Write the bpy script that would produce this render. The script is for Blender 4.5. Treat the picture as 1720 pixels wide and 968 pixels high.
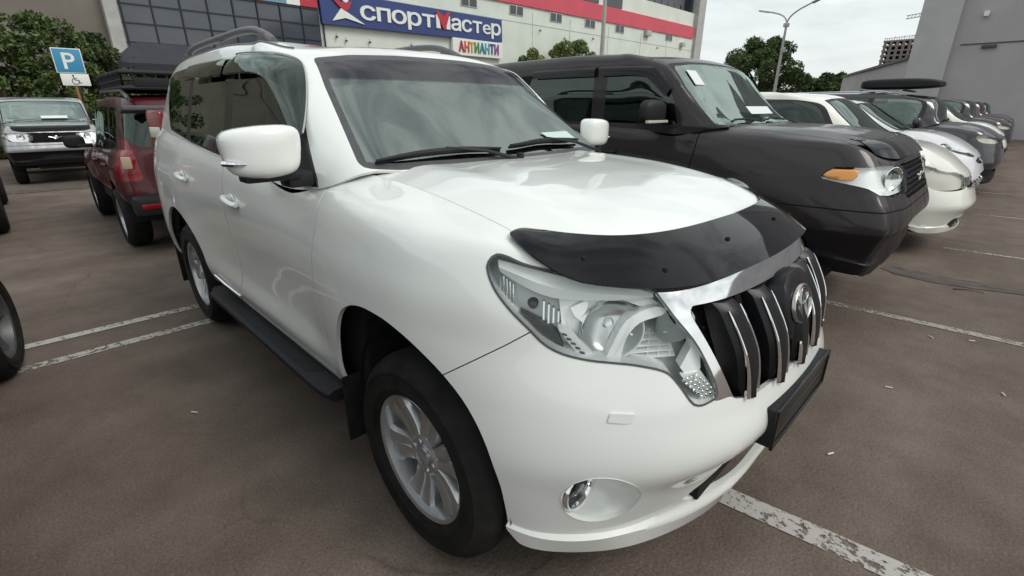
import bpy, bmesh, math, random
import numpy as np
from mathutils import Vector, Matrix
from math import sin, cos, pi, radians
random.seed(7)
D = bpy.data
SC = bpy.context.scene
COL = SC.collection
for _o in list(D.objects):
    D.objects.remove(_o)

# ------------------------------------------------------------------ camera
cd = D.cameras.new("camera")
cam = D.objects.new("camera", cd)
COL.objects.link(cam)
cd.sensor_fit = 'HORIZONTAL'
cd.sensor_width = 36.0
cd.lens = 36.0 * 806.37 / 1720.0
cd.clip_start = 0.05
cd.clip_end = 2000
cam.location = (1.1834, -1.6126, 1.5259)
YAW, PITCH = radians(135.158), radians(-20.68)
cam.rotation_euler = (pi / 2 + PITCH, 0, YAW - pi / 2)
SC.camera = cam

# ------------------------------------------------------------------ world (overcast) and sun
SUN_EL, SUN_AZ = radians(48), radians(20)      # azimuth of the sun, measured from +x to +y
world = D.worlds.new("World")
SC.world = world
world.use_nodes = True
wn, wl = world.node_tree.nodes, world.node_tree.links
wn.clear()
out = wn.new("ShaderNodeOutputWorld")
bg = wn.new("ShaderNodeBackground")
sky = wn.new("ShaderNodeTexSky")
sky.sky_type = 'NISHITA'
sky.sun_disc = False
sky.sun_elevation = SUN_EL
sky.sun_rotation = pi / 2 - SUN_AZ
sky.dust_density = 3.0
sky.ozone_density = 1.0
tc = wn.new("ShaderNodeTexCoord")
sep = wn.new("ShaderNodeSeparateXYZ")
wl.new(tc.outputs['Generated'], sep.inputs[0])
mx = wn.new("ShaderNodeMath"); mx.operation = 'MAXIMUM'; mx.inputs[1].default_value = 0.06
wl.new(sep.outputs['Z'], mx.inputs[0])
ad = wn.new("ShaderNodeMath"); ad.operation = 'ADD'; ad.inputs[1].default_value = 0.12
wl.new(mx.outputs[0], ad.inputs[0])
dv = wn.new("ShaderNodeVectorMath"); dv.operation = 'DIVIDE'
cmb = wn.new("ShaderNodeCombineXYZ")
for k in range(3):
    wl.new(ad.outputs[0], cmb.inputs[k])
wl.new(tc.outputs['Generated'], dv.inputs[0]); wl.new(cmb.outputs[0], dv.inputs[1])
nz = wn.new("ShaderNodeTexNoise"); nz.inputs['Scale'].default_value = 1.9
nz.inputs['Detail'].default_value = 7; nz.inputs['Roughness'].default_value = 0.55; nz.inputs['Distortion'].default_value = 0.5
wl.new(dv.outputs[0], nz.inputs['Vector'])
rp = wn.new("ShaderNodeValToRGB")
rp.color_ramp.elements[0].position = 0.30; rp.color_ramp.elements[0].color = (3.9, 4.4, 4.55, 1)
rp.color_ramp.elements[1].position = 0.70; rp.color_ramp.elements[1].color = (9.0, 9.4, 9.2, 1)
# cloud contrast grows overhead, the low sky is an even pale grey
hz = wn.new("ShaderNodeMapRange"); hz.inputs['From Min'].default_value = .12; hz.inputs['From Max'].default_value = .65
hz.inputs['To Min'].default_value = .22; hz.inputs['To Max'].default_value = 2.4
wl.new(sep.outputs['Z'], hz.inputs['Value'])
sb = wn.new("ShaderNodeMath"); sb.operation = 'SUBTRACT'; sb.inputs[1].default_value = .5; wl.new(nz.outputs['Fac'], sb.inputs[0])
ml = wn.new("ShaderNodeMath"); ml.operation = 'MULTIPLY_ADD'; ml.inputs[2].default_value = .55
wl.new(sb.outputs[0], ml.inputs[0]); wl.new(hz.outputs[0], ml.inputs[1])
wl.new(ml.outputs[0], rp.inputs[0])
mxs = wn.new("ShaderNodeMixRGB"); mxs.inputs[0].default_value = 0.86
wl.new(sky.outputs[0], mxs.inputs[1]); wl.new(rp.outputs[0], mxs.inputs[2])
wl.new(mxs.outputs[0], bg.inputs['Color'])
bg.inputs['Strength'].default_value = 0.085
wl.new(bg.outputs[0], out.inputs[0])

sd = D.lights.new("sun", 'SUN')
sd.energy = 1.0
sd.angle = radians(25)
sd.color = (1.0, 0.96, 0.9)
sun = D.objects.new("sun", sd)
COL.objects.link(sun)
sv = Vector((cos(SUN_EL) * cos(SUN_AZ), cos(SUN_EL) * sin(SUN_AZ), sin(SUN_EL)))
sun.rotation_euler = sv.to_track_quat('Z', 'Y').to_euler()
sun.location = (0, 0, 30)

SC.render.engine = 'CYCLES'
SC.view_settings.view_transform = 'Standard'
SC.view_settings.look = 'None'
SC.view_settings.gamma = 1
SC.view_settings.exposure = 0.62
SC.cycles.max_bounces = 8
SC.cycles.transparent_max_bounces = 24

# ------------------------------------------------------------------ materials
def new_mat(name):
    m = D.materials.new(name); m.use_nodes = True
    return m, m.node_tree.nodes, m.node_tree.links, m.node_tree.nodes['Principled BSDF']

def P(name, color, rough=0.5, metal=0.0, coat=0.0, coat_rough=0.05, spec=0.5, noise=0.0, nscale=20, bump=0.0, bscale=200, ior=None, dirt=None):
    m, n, l, b = new_mat(name)
    c = (*color, 1)
    b.inputs['Base Color'].default_value = c
    b.inputs['Roughness'].default_value = rough
    b.inputs['Metallic'].default_value = metal
    b.inputs['Coat Weight'].default_value = coat
    b.inputs['Coat Roughness'].default_value = coat_rough
    b.inputs['Specular IOR Level'].default_value = spec
    if ior: b.inputs['IOR'].default_value = ior
    t = n.new("ShaderNodeTexCoord")
    if noise > 0:
        x = n.new("ShaderNodeTexNoise"); x.inputs['Scale'].default_value = nscale; x.inputs['Detail'].default_value = 6
        l.new(t.outputs['Object'], x.inputs['Vector'])
        r = n.new("ShaderNodeValToRGB")
        lo = tuple(v * (1 - noise) for v in color) + (1,); hi = tuple(min(1, v * (1 + noise)) for v in color) + (1,)
        r.color_ramp.elements[0].position = .3; r.color_ramp.elements[1].position = .7
        r.color_ramp.elements[0].color = lo; r.color_ramp.elements[1].color = hi
        l.new(x.outputs['Fac'], r.inputs[0]); l.new(r.outputs[0], b.inputs['Base Color'])
        if dirt:
            q = n.new("ShaderNodeMapRange"); q.inputs['From Min'].default_value = .3; q.inputs['From Max'].default_value = .7
            q.inputs['To Min'].default_value = rough; q.inputs['To Max'].default_value = rough + dirt
            l.new(x.outputs['Fac'], q.inputs['Value']); l.new(q.outputs[0], b.inputs['Roughness'])
    if bump > 0:
        x2 = n.new("ShaderNodeTexNoise"); x2.inputs['Scale'].default_value = bscale; x2.inputs['Detail'].default_value = 4
        l.new(t.outputs['Object'], x2.inputs['Vector'])
        bp = n.new("ShaderNodeBump"); bp.inputs['Strength'].default_value = bump; bp.inputs['Distance'].default_value = .004
        l.new(x2.outputs['Fac'], bp.inputs['Height']); l.new(bp.outputs[0], b.inputs['Normal'])
    return m

def GLASS(name, tint, ior=1.6, rough=0.0, gloss=1.0):
    """thin glass: tinted see-through layer under a Fresnel mirror layer"""
    m, n, l, b = new_mat(name)
    n.remove(b)
    o = n['Material Output']
    tr = n.new("ShaderNodeBsdfTransparent"); tr.inputs['Color'].default_value = (*tint, 1)
    gl = n.new("ShaderNodeBsdfGlossy"); gl.inputs['Roughness'].default_value = rough
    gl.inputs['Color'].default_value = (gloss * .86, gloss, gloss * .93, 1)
    fr = n.new("ShaderNodeFresnel"); fr.inputs['IOR'].default_value = ior
    mi = n.new("ShaderNodeMixShader")
    l.new(fr.outputs[0], mi.inputs[0]); l.new(tr.outputs[0], mi.inputs[1]); l.new(gl.outputs[0], mi.inputs[2])
    l.new(mi.outputs[0], o.inputs[0])
    return m

M = {}
M['white'] = P('white_paint', (.80, .82, .79), .32, coat=1.0, coat_rough=.03, noise=.015, nscale=3)
M['white_warm'] = P('cream_white_paint', (.78, .78, .70), .32, coat=1.0, noise=.02, nscale=3)
M['silver'] = P('silver_paint', (.34, .35, .355), .35, metal=.35, coat=1.0, noise=.03, nscale=5)
M['pearl'] = P('pearl_grey_paint', (.66, .66, .67), .35, metal=.15, coat=1.0, noise=.02, nscale=5)
M['brown'] = P('dark_brown_paint', (.015, .0095, .012), .42, spec=.3, coat=.5, coat_rough=.08, noise=.12, nscale=6, dirt=.12)
M['darkcar'] = P('dark_blue_paint', (.02, .02, .026), .3, metal=.2, coat=1.0, noise=.1, nscale=5)
M['blackcar'] = P('black_paint', (.012, .012, .013), .3, coat=1.0, noise=.1, nscale=5)
M['red'] = P('dark_red_paint', (.060, .002, .006), .45, spec=.3, coat=.5, noise=.08, nscale=6)
M['chrome'] = P('chrome', (.82, .83, .84), .07, metal=1.0)
M['satin'] = P('satin_metal', (.55, .56, .57), .28, metal=1.0)
M['alloy'] = P('alloy_silver', (.48, .49, .50), .30, metal=.8, coat=.5, noise=.05, nscale=30)
M['alloy_dark'] = P('alloy_dark_silver', (.13, .13, .135), .45, metal=.6)  # darker alloy for the rims of the black car at the left edge
M['rubber'] = P('tyre_rubber', (.012, .0115, .011), .8, spec=.25, noise=.55, nscale=12, bump=.25, bscale=90)
M['plastic'] = P('black_plastic', (.013, .013, .015), .55, spec=.3, noise=.15, nscale=40, bump=.15, bscale=600)
M['plastic_grey'] = P('grey_plastic', (.07, .07, .075), .55, noise=.15, nscale=30)
M['gloss_black'] = P('gloss_black', (.008, .008, .009), .28)
M['grille_black'] = P('grille_black', (.007, .007, .009), .38, spec=.35)
M['dark'] = P('dark_cavity', (.006, .006, .006), .9)
M['under'] = P('underbody', (.012, .012, .012), .9, noise=.3, nscale=10)
M['smoke'] = P('smoked_acrylic', (.004, .004, .006), .04, ior=1.38)
M['interior'] = P('interior_dark', (.045, .045, .047), .75, noise=.1, nscale=15)
M['interior_seat'] = P('seat_fabric', (.10, .10, .095), .85, noise=.15, nscale=40)
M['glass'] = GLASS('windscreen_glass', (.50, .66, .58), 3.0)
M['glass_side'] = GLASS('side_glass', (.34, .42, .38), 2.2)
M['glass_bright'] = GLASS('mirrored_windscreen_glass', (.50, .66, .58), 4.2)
M['glass_dark'] = GLASS('privacy_glass', (.05, .055, .06), 1.75)
M['glass_band'] = GLASS('windscreen_sun_band', (.10, .10, .13), 1.6)
M['lens'] = GLASS('lamp_lens', (.99, .99, .99), 1.22)
M['lens_visor'] = GLASS('smoked_visor', (.16, .15, .16), 1.75)
M['reflector'] = P('lamp_reflector', (.78, .80, .80), .12, metal=1.0, bump=.3, bscale=40)
M['lamp_white'] = P('lamp_inner_white', (.90, .92, .91), .3, metal=.15)
M['amber'] = P('amber_lens', (.75, .30, .05), .18, coat=1.0)
M['redlens'] = P('red_lens', (.20, .004, .008), .22, coat=.4)
M['clearlens'] = P('milky_lens', (.56, .53, .46), .22, coat=.6)
M['paper'] = P('paper', (.55, .66, .62), .8)

# ------------------------------------------------------------------ mesh helpers
def mesh_obj(name, verts, faces, mat, parent=None, smooth=True, angle=None, mats=None, fmat=None):
    me = D.meshes.new(name)
    me.from_pydata([tuple(map(float, v)) for v in verts], [], [tuple(map(int, f)) for f in faces])
    for mm in (mats or [mat]):
        me.materials.append(mm)
    if fmat is not None:
        me.polygons.foreach_set('material_index', np.array(fmat, dtype=np.int32))
    if smooth:
        me.polygons.foreach_set('use_smooth', np.ones(len(me.polygons), dtype=bool))
        if angle is not None:
            me.set_sharp_from_angle(angle=radians(angle))
    me.update()
    o = D.objects.new(name, me)
    COL.objects.link(o)
    if parent is not None:
        o.parent = parent
    return o

def bm_obj(name, bm, mat, parent=None, smooth=True, angle=35, recalc=True):
    if recalc:
        bmesh.ops.recalc_face_normals(bm, faces=bm.faces)
    me = D.meshes.new(name); bm.to_mesh(me); bm.free()
    me.materials.append(mat)
    if smooth:
        me.polygons.foreach_set('use_smooth', np.ones(len(me.polygons), dtype=bool))
        if angle is not None:
            me.set_sharp_from_angle(angle=radians(angle))
    o = D.objects.new(name, me); COL.objects.link(o)
    if parent is not None: o.parent = parent
    return o

def empty(name, label, cat, loc=(0, 0, 0), rz=0.0, group=None):
    o = D.objects.new(name, None); COL.objects.link(o)
    o.empty_display_size = .2
    o.location = loc; o.rotation_euler = (0, 0, rz)
    o['label'] = label; o['category'] = cat
    if group: o['group'] = group
    return o

def tag(o, label, cat, group=None, kind=None):
    if label: o['label'] = label
    if cat: o['category'] = cat
    if group: o['group'] = group
    if kind: o['kind'] = kind
    return o

class MB:
    """collects simple solids into one mesh"""
    def __init__(s): s.bm = bmesh.new()
    def box(s, c, size, bev=0.0, rot=None, seg=2):
        b = bmesh.new()
        bmesh.ops.create_cube(b, size=1)
        bmesh.ops.scale(b, vec=Vector(size), verts=b.verts)
        if bev > 0:
            bmesh.ops.bevel(b, geom=b.edges[:], offset=bev, segments=seg, affect='EDGES', profile=.6)
        if rot is not None:
            bmesh.ops.rotate(b, matrix=rot, verts=b.verts)
        bmesh.ops.translate(b, vec=Vector(c), verts=b.verts)
        s._join(b)
        return s
    def _join(s, b):
        me = D.meshes.new("tmp"); b.to_mesh(me); b.free(); s.bm.from_mesh(me); D.meshes.remove(me)
    def tube(s, pts, r, n=10, cap=True, flat=1.0):
        pts = [Vector([float(q) for q in p]) for p in pts]; rr = [float(q) for q in r] if hasattr(r, '__len__') else [r] * len(pts)
        rings = []; up = None
        for i, p in enumerate(pts):
            t = (pts[min(i + 1, len(pts) - 1)] - pts[max(i - 1, 0)]).normalized()
            if up is None:
                up = Vector((0, 0, 1)) if abs(t.z) < .9 else Vector((1, 0, 0))
            a = t.cross(up).normalized(); b = a.cross(t).normalized(); up = b
            rings.append([s.bm.verts.new(p + rr[i] * (cos(2 * pi * k / n) * a + flat * sin(2 * pi * k / n) * b)) for k in range(n)])
        for A, B in zip(rings, rings[1:]):
            for k in range(n):
                s.bm.faces.new((A[k], A[(k + 1) % n], B[(k + 1) % n], B[k]))
        if cap:
            s.bm.faces.new(rings[0][::-1]); s.bm.faces.new(rings[-1])
        return s
    def lathe(s, prof, c=(0, 0, 0), axis='y', n=48, caps=False):
        """prof: list of (radius, along-axis)"""
        rings = []
        for r, h in prof:
            ring = []
            for k in range(n):
                a = 2 * pi * k / n
                if axis == 'y': p = (r * cos(a), h, r * sin(a))
                elif axis == 'x': p = (h, r * cos(a), r * sin(a))
                else: p = (r * cos(a), r * sin(a), h)
                ring.append(s.bm.verts.new(Vector(p) + Vector(c)))
            rings.append(ring)
        for A, B in zip(rings, rings[1:]):
            for k in range(n):
                s.bm.faces.new((A[k], A[(k + 1) % n], B[(k + 1) % n], B[k]))
        if caps:
            s.bm.faces.new(rings[0]); s.bm.faces.new(rings[-1])
        return s
    def prism(s, poly, vec):
        """poly: list of 3D points (planar, any), extruded along vec"""
        a = [s.bm.verts.new(Vector(p)) for p in poly]
        b = [s.bm.verts.new(Vector(p) + Vector(vec)) for p in poly]
        n = len(a)
        s.bm.faces.new(a); s.bm.faces.new(b[::-1])
        for i in range(n):
            s.bm.faces.new((a[i], b[i], b[(i + 1) % n], a[(i + 1) % n]))
        return s
    def quad(s, *p):
        s.bm.faces.new([s.bm.verts.new(Vector(q)) for q in p]); return s
    def grid(s, G):
        """G: rows of points"""
        V = [[s.bm.verts.new(Vector(p)) for p in row] for row in G]
        for i in range(len(V) - 1):
            for j in range(len(V[0]) - 1):
                s.bm.faces.new((V[i][j], V[i][j + 1], V[i + 1][j + 1], V[i + 1][j]))
        return s
    def xform(s, mat):
        bmesh.ops.transform(s.bm, matrix=mat, verts=s.bm.verts); return s
    def build(s, name, mat, parent=None, smooth=True, angle=35, recalc=True):
        return bm_obj(name, s.bm, mat, parent, smooth, angle, recalc)

def nspline(T, Y, t):
    """natural cubic spline; Y (n,...)"""
    T = np.asarray(T, float); Y = np.asarray(Y, float); n = len(T)
    sh = Y.shape; Y = Y.reshape(n, -1)
    h = np.diff(T)
    A = np.zeros((n, n)); B = np.zeros_like(Y)
    A[0, 0] = A[-1, -1] = 1
    for i in range(1, n - 1):
        A[i, i - 1] = h[i - 1]; A[i, i] = 2 * (h[i - 1] + h[i]); A[i, i + 1] = h[i]
        B[i] = 6 * ((Y[i + 1] - Y[i]) / h[i] - (Y[i] - Y[i - 1]) / h[i - 1])
    Mm = np.linalg.solve(A, B)
    t = np.asarray(t, float)
    k = np.clip(np.searchsorted(T, t, side='right') - 1, 0, n - 2)
    hh = h[k][:, None]; a = ((T[k + 1] - t)[:, None]); b = ((t - T[k])[:, None])
    R = Mm[k] * a**3 / (6 * hh) + Mm[k + 1] * b**3 / (6 * hh) + (Y[k] / hh - Mm[k] * hh / 6) * a + (Y[k + 1] / hh - Mm[k + 1] * hh / 6) * b
    return R.reshape((len(t),) + sh[1:])

def hermite(T, Y, t):
    """C1 interpolation, monotone-ish (finite-difference tangents)"""
    T = np.asarray(T, float); Y = np.asarray(Y, float); n = len(T)
    sh = Y.shape; Y = Y.reshape(n, -1)
    h = np.diff(T)[:, None]; d = np.diff(Y, axis=0) / h
    m = np.zeros_like(Y); m[0] = d[0]; m[-1] = d[-1]
    m[1:-1] = (d[:-1] * h[1:] + d[1:] * h[:-1]) / (h[1:] + h[:-1])
    t = np.asarray(t, float)
    k = np.clip(np.searchsorted(T, t, side='right') - 1, 0, n - 2)
    hk = h[k]; s = ((t - T[k])[:, None]) / hk
    R = (2 * s**3 - 3 * s**2 + 1) * Y[k] + (s**3 - 2 * s**2 + s) * hk * m[k] + (-2 * s**3 + 3 * s**2) * Y[k + 1] + (s**3 - s**2) * hk * m[k + 1]
    return R.reshape((len(t),) + sh[1:])

def sdf_poly(poly, p):
    """signed distance (negative inside) of points p (n,2) to a closed polygon"""
    poly = np.asarray(poly, float); p = np.asarray(p, float)
    a = poly; b = np.roll(poly, -1, axis=0)
    dmin = np.full(len(p), 1e9); inside = np.zeros(len(p), bool)
    for (ax, ay), (bx, by) in zip(a, b):
        ex, ey = bx - ax, by - ay
        wx, wy = p[:, 0] - ax, p[:, 1] - ay
        t = np.clip((wx * ex + wy * ey) / (ex * ex + ey * ey + 1e-12), 0, 1)
        dd = np.hypot(wx - t * ex, wy - t * ey); dmin = np.minimum(dmin, dd)
        c = ((ay > p[:, 1]) != (by > p[:, 1]))
        with np.errstate(divide='ignore', invalid='ignore'):
            xi = (bx - ax) * (p[:, 1] - ay) / (by - ay + 1e-15) + ax
        inside ^= c & (p[:, 0] < xi)
    return np.where(inside, -dmin, dmin)

def smooth_poly(pts, n=6, closed=True):
    """Catmull-Rom rounding of a closed outline"""
    pts = np.asarray(pts, float); N = len(pts); o = []
    for i in range(N):
        p0, p1, p2, p3 = pts[(i - 1) % N], pts[i], pts[(i + 1) % N], pts[(i + 2) % N]
        for k in range(n):
            t = k / n
            o.append(.5 * ((2 * p1) + (-p0 + p2) * t + (2 * p0 - 5 * p1 + 4 * p2 - p3) * t * t + (-p0 + 3 * p1 - 3 * p2 + p3) * t**3))
    return np.array(o)

def chamfer_poly(pts, r=.03, n=4):
    """rounds the corners of a polygon with radius-like r"""
    pts = np.asarray(pts, float); N = len(pts); o = []
    for i in range(N):
        p0, p1, p2 = pts[i - 1], pts[i], pts[(i + 1) % N]
        a = p0 - p1; b = p2 - p1; la = np.linalg.norm(a); lb = np.linalg.norm(b)
        q = min(r, la * .45, lb * .45)
        A = p1 + a / la * q; B = p1 + b / lb * q
        for k in range(n + 1):
            t = k / n
            o.append((1 - t)**2 * A + 2 * t * (1 - t) * p1 + t * t * B)
    return np.array(o)

class Shell:
    """a dense surface that is cut along implicit curves into parts; every face has a part name"""
    def __init__(s, G):
        R, C = G.shape[:2]
        s.V = [v for v in G.reshape(-1, 3)]
        s.F = []
        for i in range(R - 1):
            for j in range(C - 1):
                s.F.append([i * C + j, i * C + j + 1, (i + 1) * C + j + 1, (i + 1) * C + j])
        s.part = ['body'] * len(s.F)
    def arr(s): return np.array(s.V)
    def cut(s, f, name, frm=('body',), mask=None):
        """faces of parts frm where f(points)<0 become part `name`"""
        V = s.arr(); val = f(V)
        if mask is not None: mk = mask(V)
        else: mk = np.ones(len(V), bool)
        newv = {}; moved = set()
        act = [i for i, q in enumerate(s.part) if q in frm]
        val = val.copy()
        # snap near vertices
        for i in act:
            F = s.F[i]
            n = len(F)
            for k in range(n):
                a, b = F[k], F[(k + 1) % n]
                if not (mk[a] and mk[b]): continue
                if val[a] * val[b] < 0:
                    t = val[a] / (val[a] - val[b])
                    if t < .12 and a not in moved:
                        s.V[a] = s.V[a] + t * (s.V[b] - s.V[a]); val[a] = 0; moved.add(a)
                    elif t > .88 and b not in moved:
                        s.V[b] = s.V[b] + (1 - t) * (s.V[a] - s.V[b]); val[b] = 0; moved.add(b)
        val = list(val)
        allF, allP = [], []
        # edge splits must be shared with every face (also of other parts)
        cross = {}
        for i in act:
            F = s.F[i]; n = len(F)
            if not all(mk[v] for v in F): continue
            for k in range(n):
                a, b = F[k], F[(k + 1) % n]
                if val[a] * val[b] < 0:
                    key = (a, b) if a < b else (b, a)
                    if key not in cross:
                        t = val[a] / (val[a] - val[b])
                        cross[key] = len(s.V)
                        s.V.append(s.V[a] + t * (s.V[b] - s.V[a])); val.append(0.0)
        frmset = set(frm)
        for F, p in zip(s.F, s.part):
            n = len(F); G = []
            for k in range(n):
                a, b = F[k], F[(k + 1) % n]
                G.append(a)
                key = (a, b) if a < b else (b, a)
                if key in cross: G.append(cross[key])
            if p not in frmset or not all((v >= len(mk) or mk[v]) for v in F):
                allF.append(G); allP.append(p); continue
            z = [k for k, v in enumerate(G) if val[v] == 0]
            pos = any(val[v] > 0 for v in G); neg = any(val[v] < 0 for v in G)
            if pos and neg and len(z) == 2:
                i0, i1 = z
                A = G[i0:i1 + 1]; B = G[i1:] + G[:i0 + 1]
                for Q in (A, B):
                    if len(Q) > 2:
                        m = sum(val[v] for v in Q)
                        allF.append(Q); allP.append(name if m < 0 else p)
            else:
                m = sum(val[v] for v in G)
                allF.append(G); allP.append(name if m < 0 else p)
        s.F, s.part = allF, allP
    def extract(s, name):
        """verts (n,3), faces of one part"""
        F = [f for f, p in zip(s.F, s.part) if p == name]
        ids = sorted({v for f in F for v in f}); mp = {v: i for i, v in enumerate(ids)}
        V = np.array([s.V[i] for i in ids]) if ids else np.zeros((0, 3))
        return V, [[mp[v] for v in f] for f in F]

def vnormals(V, F):
    N = np.zeros_like(V)
    for f in F:
        p = V[f]; c = np.zeros(3)
        for k in range(1, len(f) - 1):
            c += np.cross(p[k] - p[0], p[k + 1] - p[0])
        for v in f: N[v] += c
    return N / (np.linalg.norm(N, axis=1)[:, None] + 1e-12)

def rim(V, F, depth, bevel=0.0, flip=1):
    """adds a folded edge of `depth` along minus the normal on all open edges"""
    cnt = {}
    for f in F:
        for k in range(len(f)):
            a, b = f[k], f[(k + 1) % len(f)]
            cnt[(a, b)] = cnt.get((a, b), 0) + 1
    N = vnormals(V, F)
    V2 = list(V); F2 = [list(f) for f in F]; mp = {}
    def dv(v):
        if v not in mp:
            mp[v] = len(V2); V2.append(V[v] - flip * N[v] * depth)
        return mp[v]
    for (a, b) in list(cnt):
        if (b, a) not in cnt:
            F2.append([b, a, dv(a), dv(b)])
    return np.array(V2), F2

def mirror(V, F):
    W = V.copy(); W[:, 1] *= -1
    return W, [f[::-1] for f in F]

def join(*vf):
    VV, FF, o = [], [], 0
    for V, F in vf:
        VV.append(V); FF += [[i + o for i in f] for f in F]; o += len(V)
    return np.concatenate(VV), FF
# ------------------------------------------------------------------ the white off-roader (hero)
HERO_FOG = []
def build_hero():
    root = empty('suv', 'large white off-road SUV in the foreground with black bonnet deflector and chrome grille', 'car')
    # control rows, |y| positive; one column per station round the car
    R = [
     [(.785,0,.275),(.78,.22,.275),(.728,.428,.267),(.662,.572,.262),(.588,.675,.26),(.492,.778,.268),(.385,.838,.29),(.17,.86,.34),(-.1,.86,.37),(-.42,.85,.39),(-.58,.85,.395),(-.72,.85,.40),(-1.2,.85,.40),(-1.8,.85,.40),(-2.3,.85,.40),(-2.65,.86,.40),(-3.0,.87,.40),(-3.38,.86,.40),(-3.68,.77,.42),(-3.80,.42,.44),(-3.81,0,.44)],
     [(.818,0,.365),(.812,.22,.365),(.748,.443,.345),(.672,.588,.338),(.605,.695,.336),(.504,.794,.336),(.378,.858,.350),(.17,.90,.38),(-.1,.885,.40),(-.42,.865,.415),(-.58,.865,.42),(-.72,.865,.42),(-1.2,.865,.42),(-1.8,.865,.42),(-2.3,.865,.42),(-2.65,.89,.44),(-3.0,.89,.44),(-3.4,.88,.44),(-3.72,.78,.46),(-3.84,.43,.48),(-3.85,0,.48)],
     [(.812,0,.395),(.805,.22,.395),(.738,.440,.385),(.663,.579,.352),(.597,.686,.350),(.497,.787,.350),(.370,.853,.364),(.15,.905,.42),(-.1,.90,.43),(-.42,.888,.445),(-.58,.885,.45),(-.72,.885,.45),(-1.2,.888,.455),(-1.8,.888,.455),(-2.3,.888,.455),(-2.65,.91,.48),(-3.0,.91,.48),(-3.4,.90,.48),(-3.74,.79,.50),(-3.86,.44,.52),(-3.87,0,.52)],
     [(.812,0,.50),(.805,.23,.50),(.770,.45,.50),(.712,.592,.50),(.628,.706,.50),(.508,.812,.50),(.355,.885,.50),(.14,.925,.51),(-.1,.93,.515),(-.42,.915,.525),(-.58,.905,.53),(-.72,.902,.53),(-1.2,.905,.54),(-1.8,.905,.54),(-2.3,.908,.54),(-2.65,.925,.55),(-3.0,.925,.55),(-3.4,.91,.55),(-3.75,.79,.57),(-3.87,.44,.58),(-3.88,0,.58)],
     [(.892,0,.64),(.882,.24,.64),(.845,.45,.635),(.77,.60,.63),(.668,.715,.63),(.53,.822,.63),(.36,.90,.63),(.13,.94,.63),(-.1,.943,.635),(-.42,.925,.64),(-.58,.908,.64),(-.72,.892,.64),(-1.2,.882,.645),(-1.8,.885,.65),(-2.3,.905,.65),(-2.65,.937,.65),(-3.0,.938,.65),(-3.4,.92,.65),(-3.74,.80,.66),(-3.87,.45,.67),(-3.88,0,.67)],
     [(.868,0,.76),(.858,.23,.76),(.82,.44,.765),(.752,.58,.77),(.655,.69,.775),(.525,.80,.78),(.345,.89,.78),(.12,.94,.78),(-.1,.945,.78),(-.42,.928,.78),(-.58,.912,.78),(-.72,.897,.78),(-1.2,.884,.78),(-1.8,.888,.78),(-2.3,.908,.785),(-2.65,.94,.79),(-3.0,.94,.79),(-3.4,.92,.79),(-3.72,.80,.79),(-3.83,.45,.79),(-3.84,0,.79)],
     [(.822,0,.90),(.812,.22,.90),(.777,.43,.90),(.705,.56,.905),(.605,.668,.91),(.485,.775,.92),(.315,.872,.92),(.10,.93,.92),(-.1,.937,.92),(-.42,.925,.92),(-.58,.914,.92),(-.72,.905,.92),(-1.2,.90,.92),(-1.8,.902,.92),(-2.3,.915,.925),(-2.65,.937,.93),(-3.0,.936,.93),(-3.4,.915,.94),(-3.70,.80,.94),(-3.80,.45,.94),(-3.81,0,.94)],
     [(.775,0,1.02),(.765,.22,1.02),(.725,.42,1.02),(.652,.545,1.03),(.555,.645,1.04),(.445,.752,1.055),(.295,.848,1.065),(.09,.902,1.06),(-.1,.91,1.06),(-.42,.905,1.05),(-.58,.90,1.05),(-.72,.895,1.05),(-1.2,.90,1.05),(-1.8,.902,1.055),(-2.3,.91,1.075),(-2.65,.922,1.085),(-3.0,.918,1.10),(-3.4,.90,1.11),(-3.69,.79,1.11),(-3.78,.45,1.11),(-3.79,0,1.11)],
     [(.742,0,1.075),(.732,.22,1.075),(.693,.415,1.075),(.624,.532,1.082),(.528,.625,1.10),(.425,.716,1.13),(.29,.798,1.165),(.08,.852,1.172),(-.1,.862,1.18),(-.42,.862,1.185),(-.58,.862,1.175),(-.72,.868,1.15),(-1.2,.882,1.16),(-1.8,.882,1.18),(-2.3,.885,1.21),(-2.65,.888,1.23),(-3.0,.88,1.25),(-3.4,.862,1.26),(-3.68,.76,1.26),(-3.76,.45,1.26),(-3.77,0,1.26)],
     [(.70,0,1.122),(.69,.20,1.122),(.655,.40,1.118),(.588,.508,1.115),(.495,.60,1.125),(.41,.675,1.15),(.30,.708,1.20),(.08,.70,1.238),(-.12,.692,1.262),(-.44,.688,1.285),(-.585,.742,1.283),(-.72,.823,1.225),(-1.2,.845,1.238),(-1.8,.845,1.268),(-2.3,.838,1.302),(-2.65,.833,1.327),(-3.0,.824,1.352),(-3.36,.805,1.365),(-3.66,.70,1.365),(-3.74,.42,1.365),(-3.75,0,1.365)],
    ]
    R = np.array(R, float)
    mid = R[5]
    T = np.concatenate([[0], np.cumsum(np.linalg.norm(np.diff(mid, axis=0), axis=1))])
    # the spline is mirrored across the centre line so that it crosses it square
    Tm = np.concatenate([-T[3:0:-1], T])
    Rm = np.concatenate([R[:, 3:0:-1] * np.array([1, -1, 1]), R], axis=1)
    tt = np.concatenate([np.arange(0, 2.3, .0115), np.arange(2.3, T[-1], .022), [T[-1]]])
    rows = np.transpose(nspline(Tm, np.transpose(Rm, (1, 0, 2)), tt), (1, 0, 2))
    v = np.array([0, .10, .145, .25, .39, .53, .67, .80, .875, 1.0])
    # the two lowest rows are joined by straight flanks so that the lip keeps a crease
    lowA = np.array([rows[0] * (1 - t) + rows[1] * t for t in np.linspace(0, 1, 7)])
    lowB = np.array([rows[1] * (1 - t) + rows[2] * t for t in np.linspace(0, 1, 4)[1:]])
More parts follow.
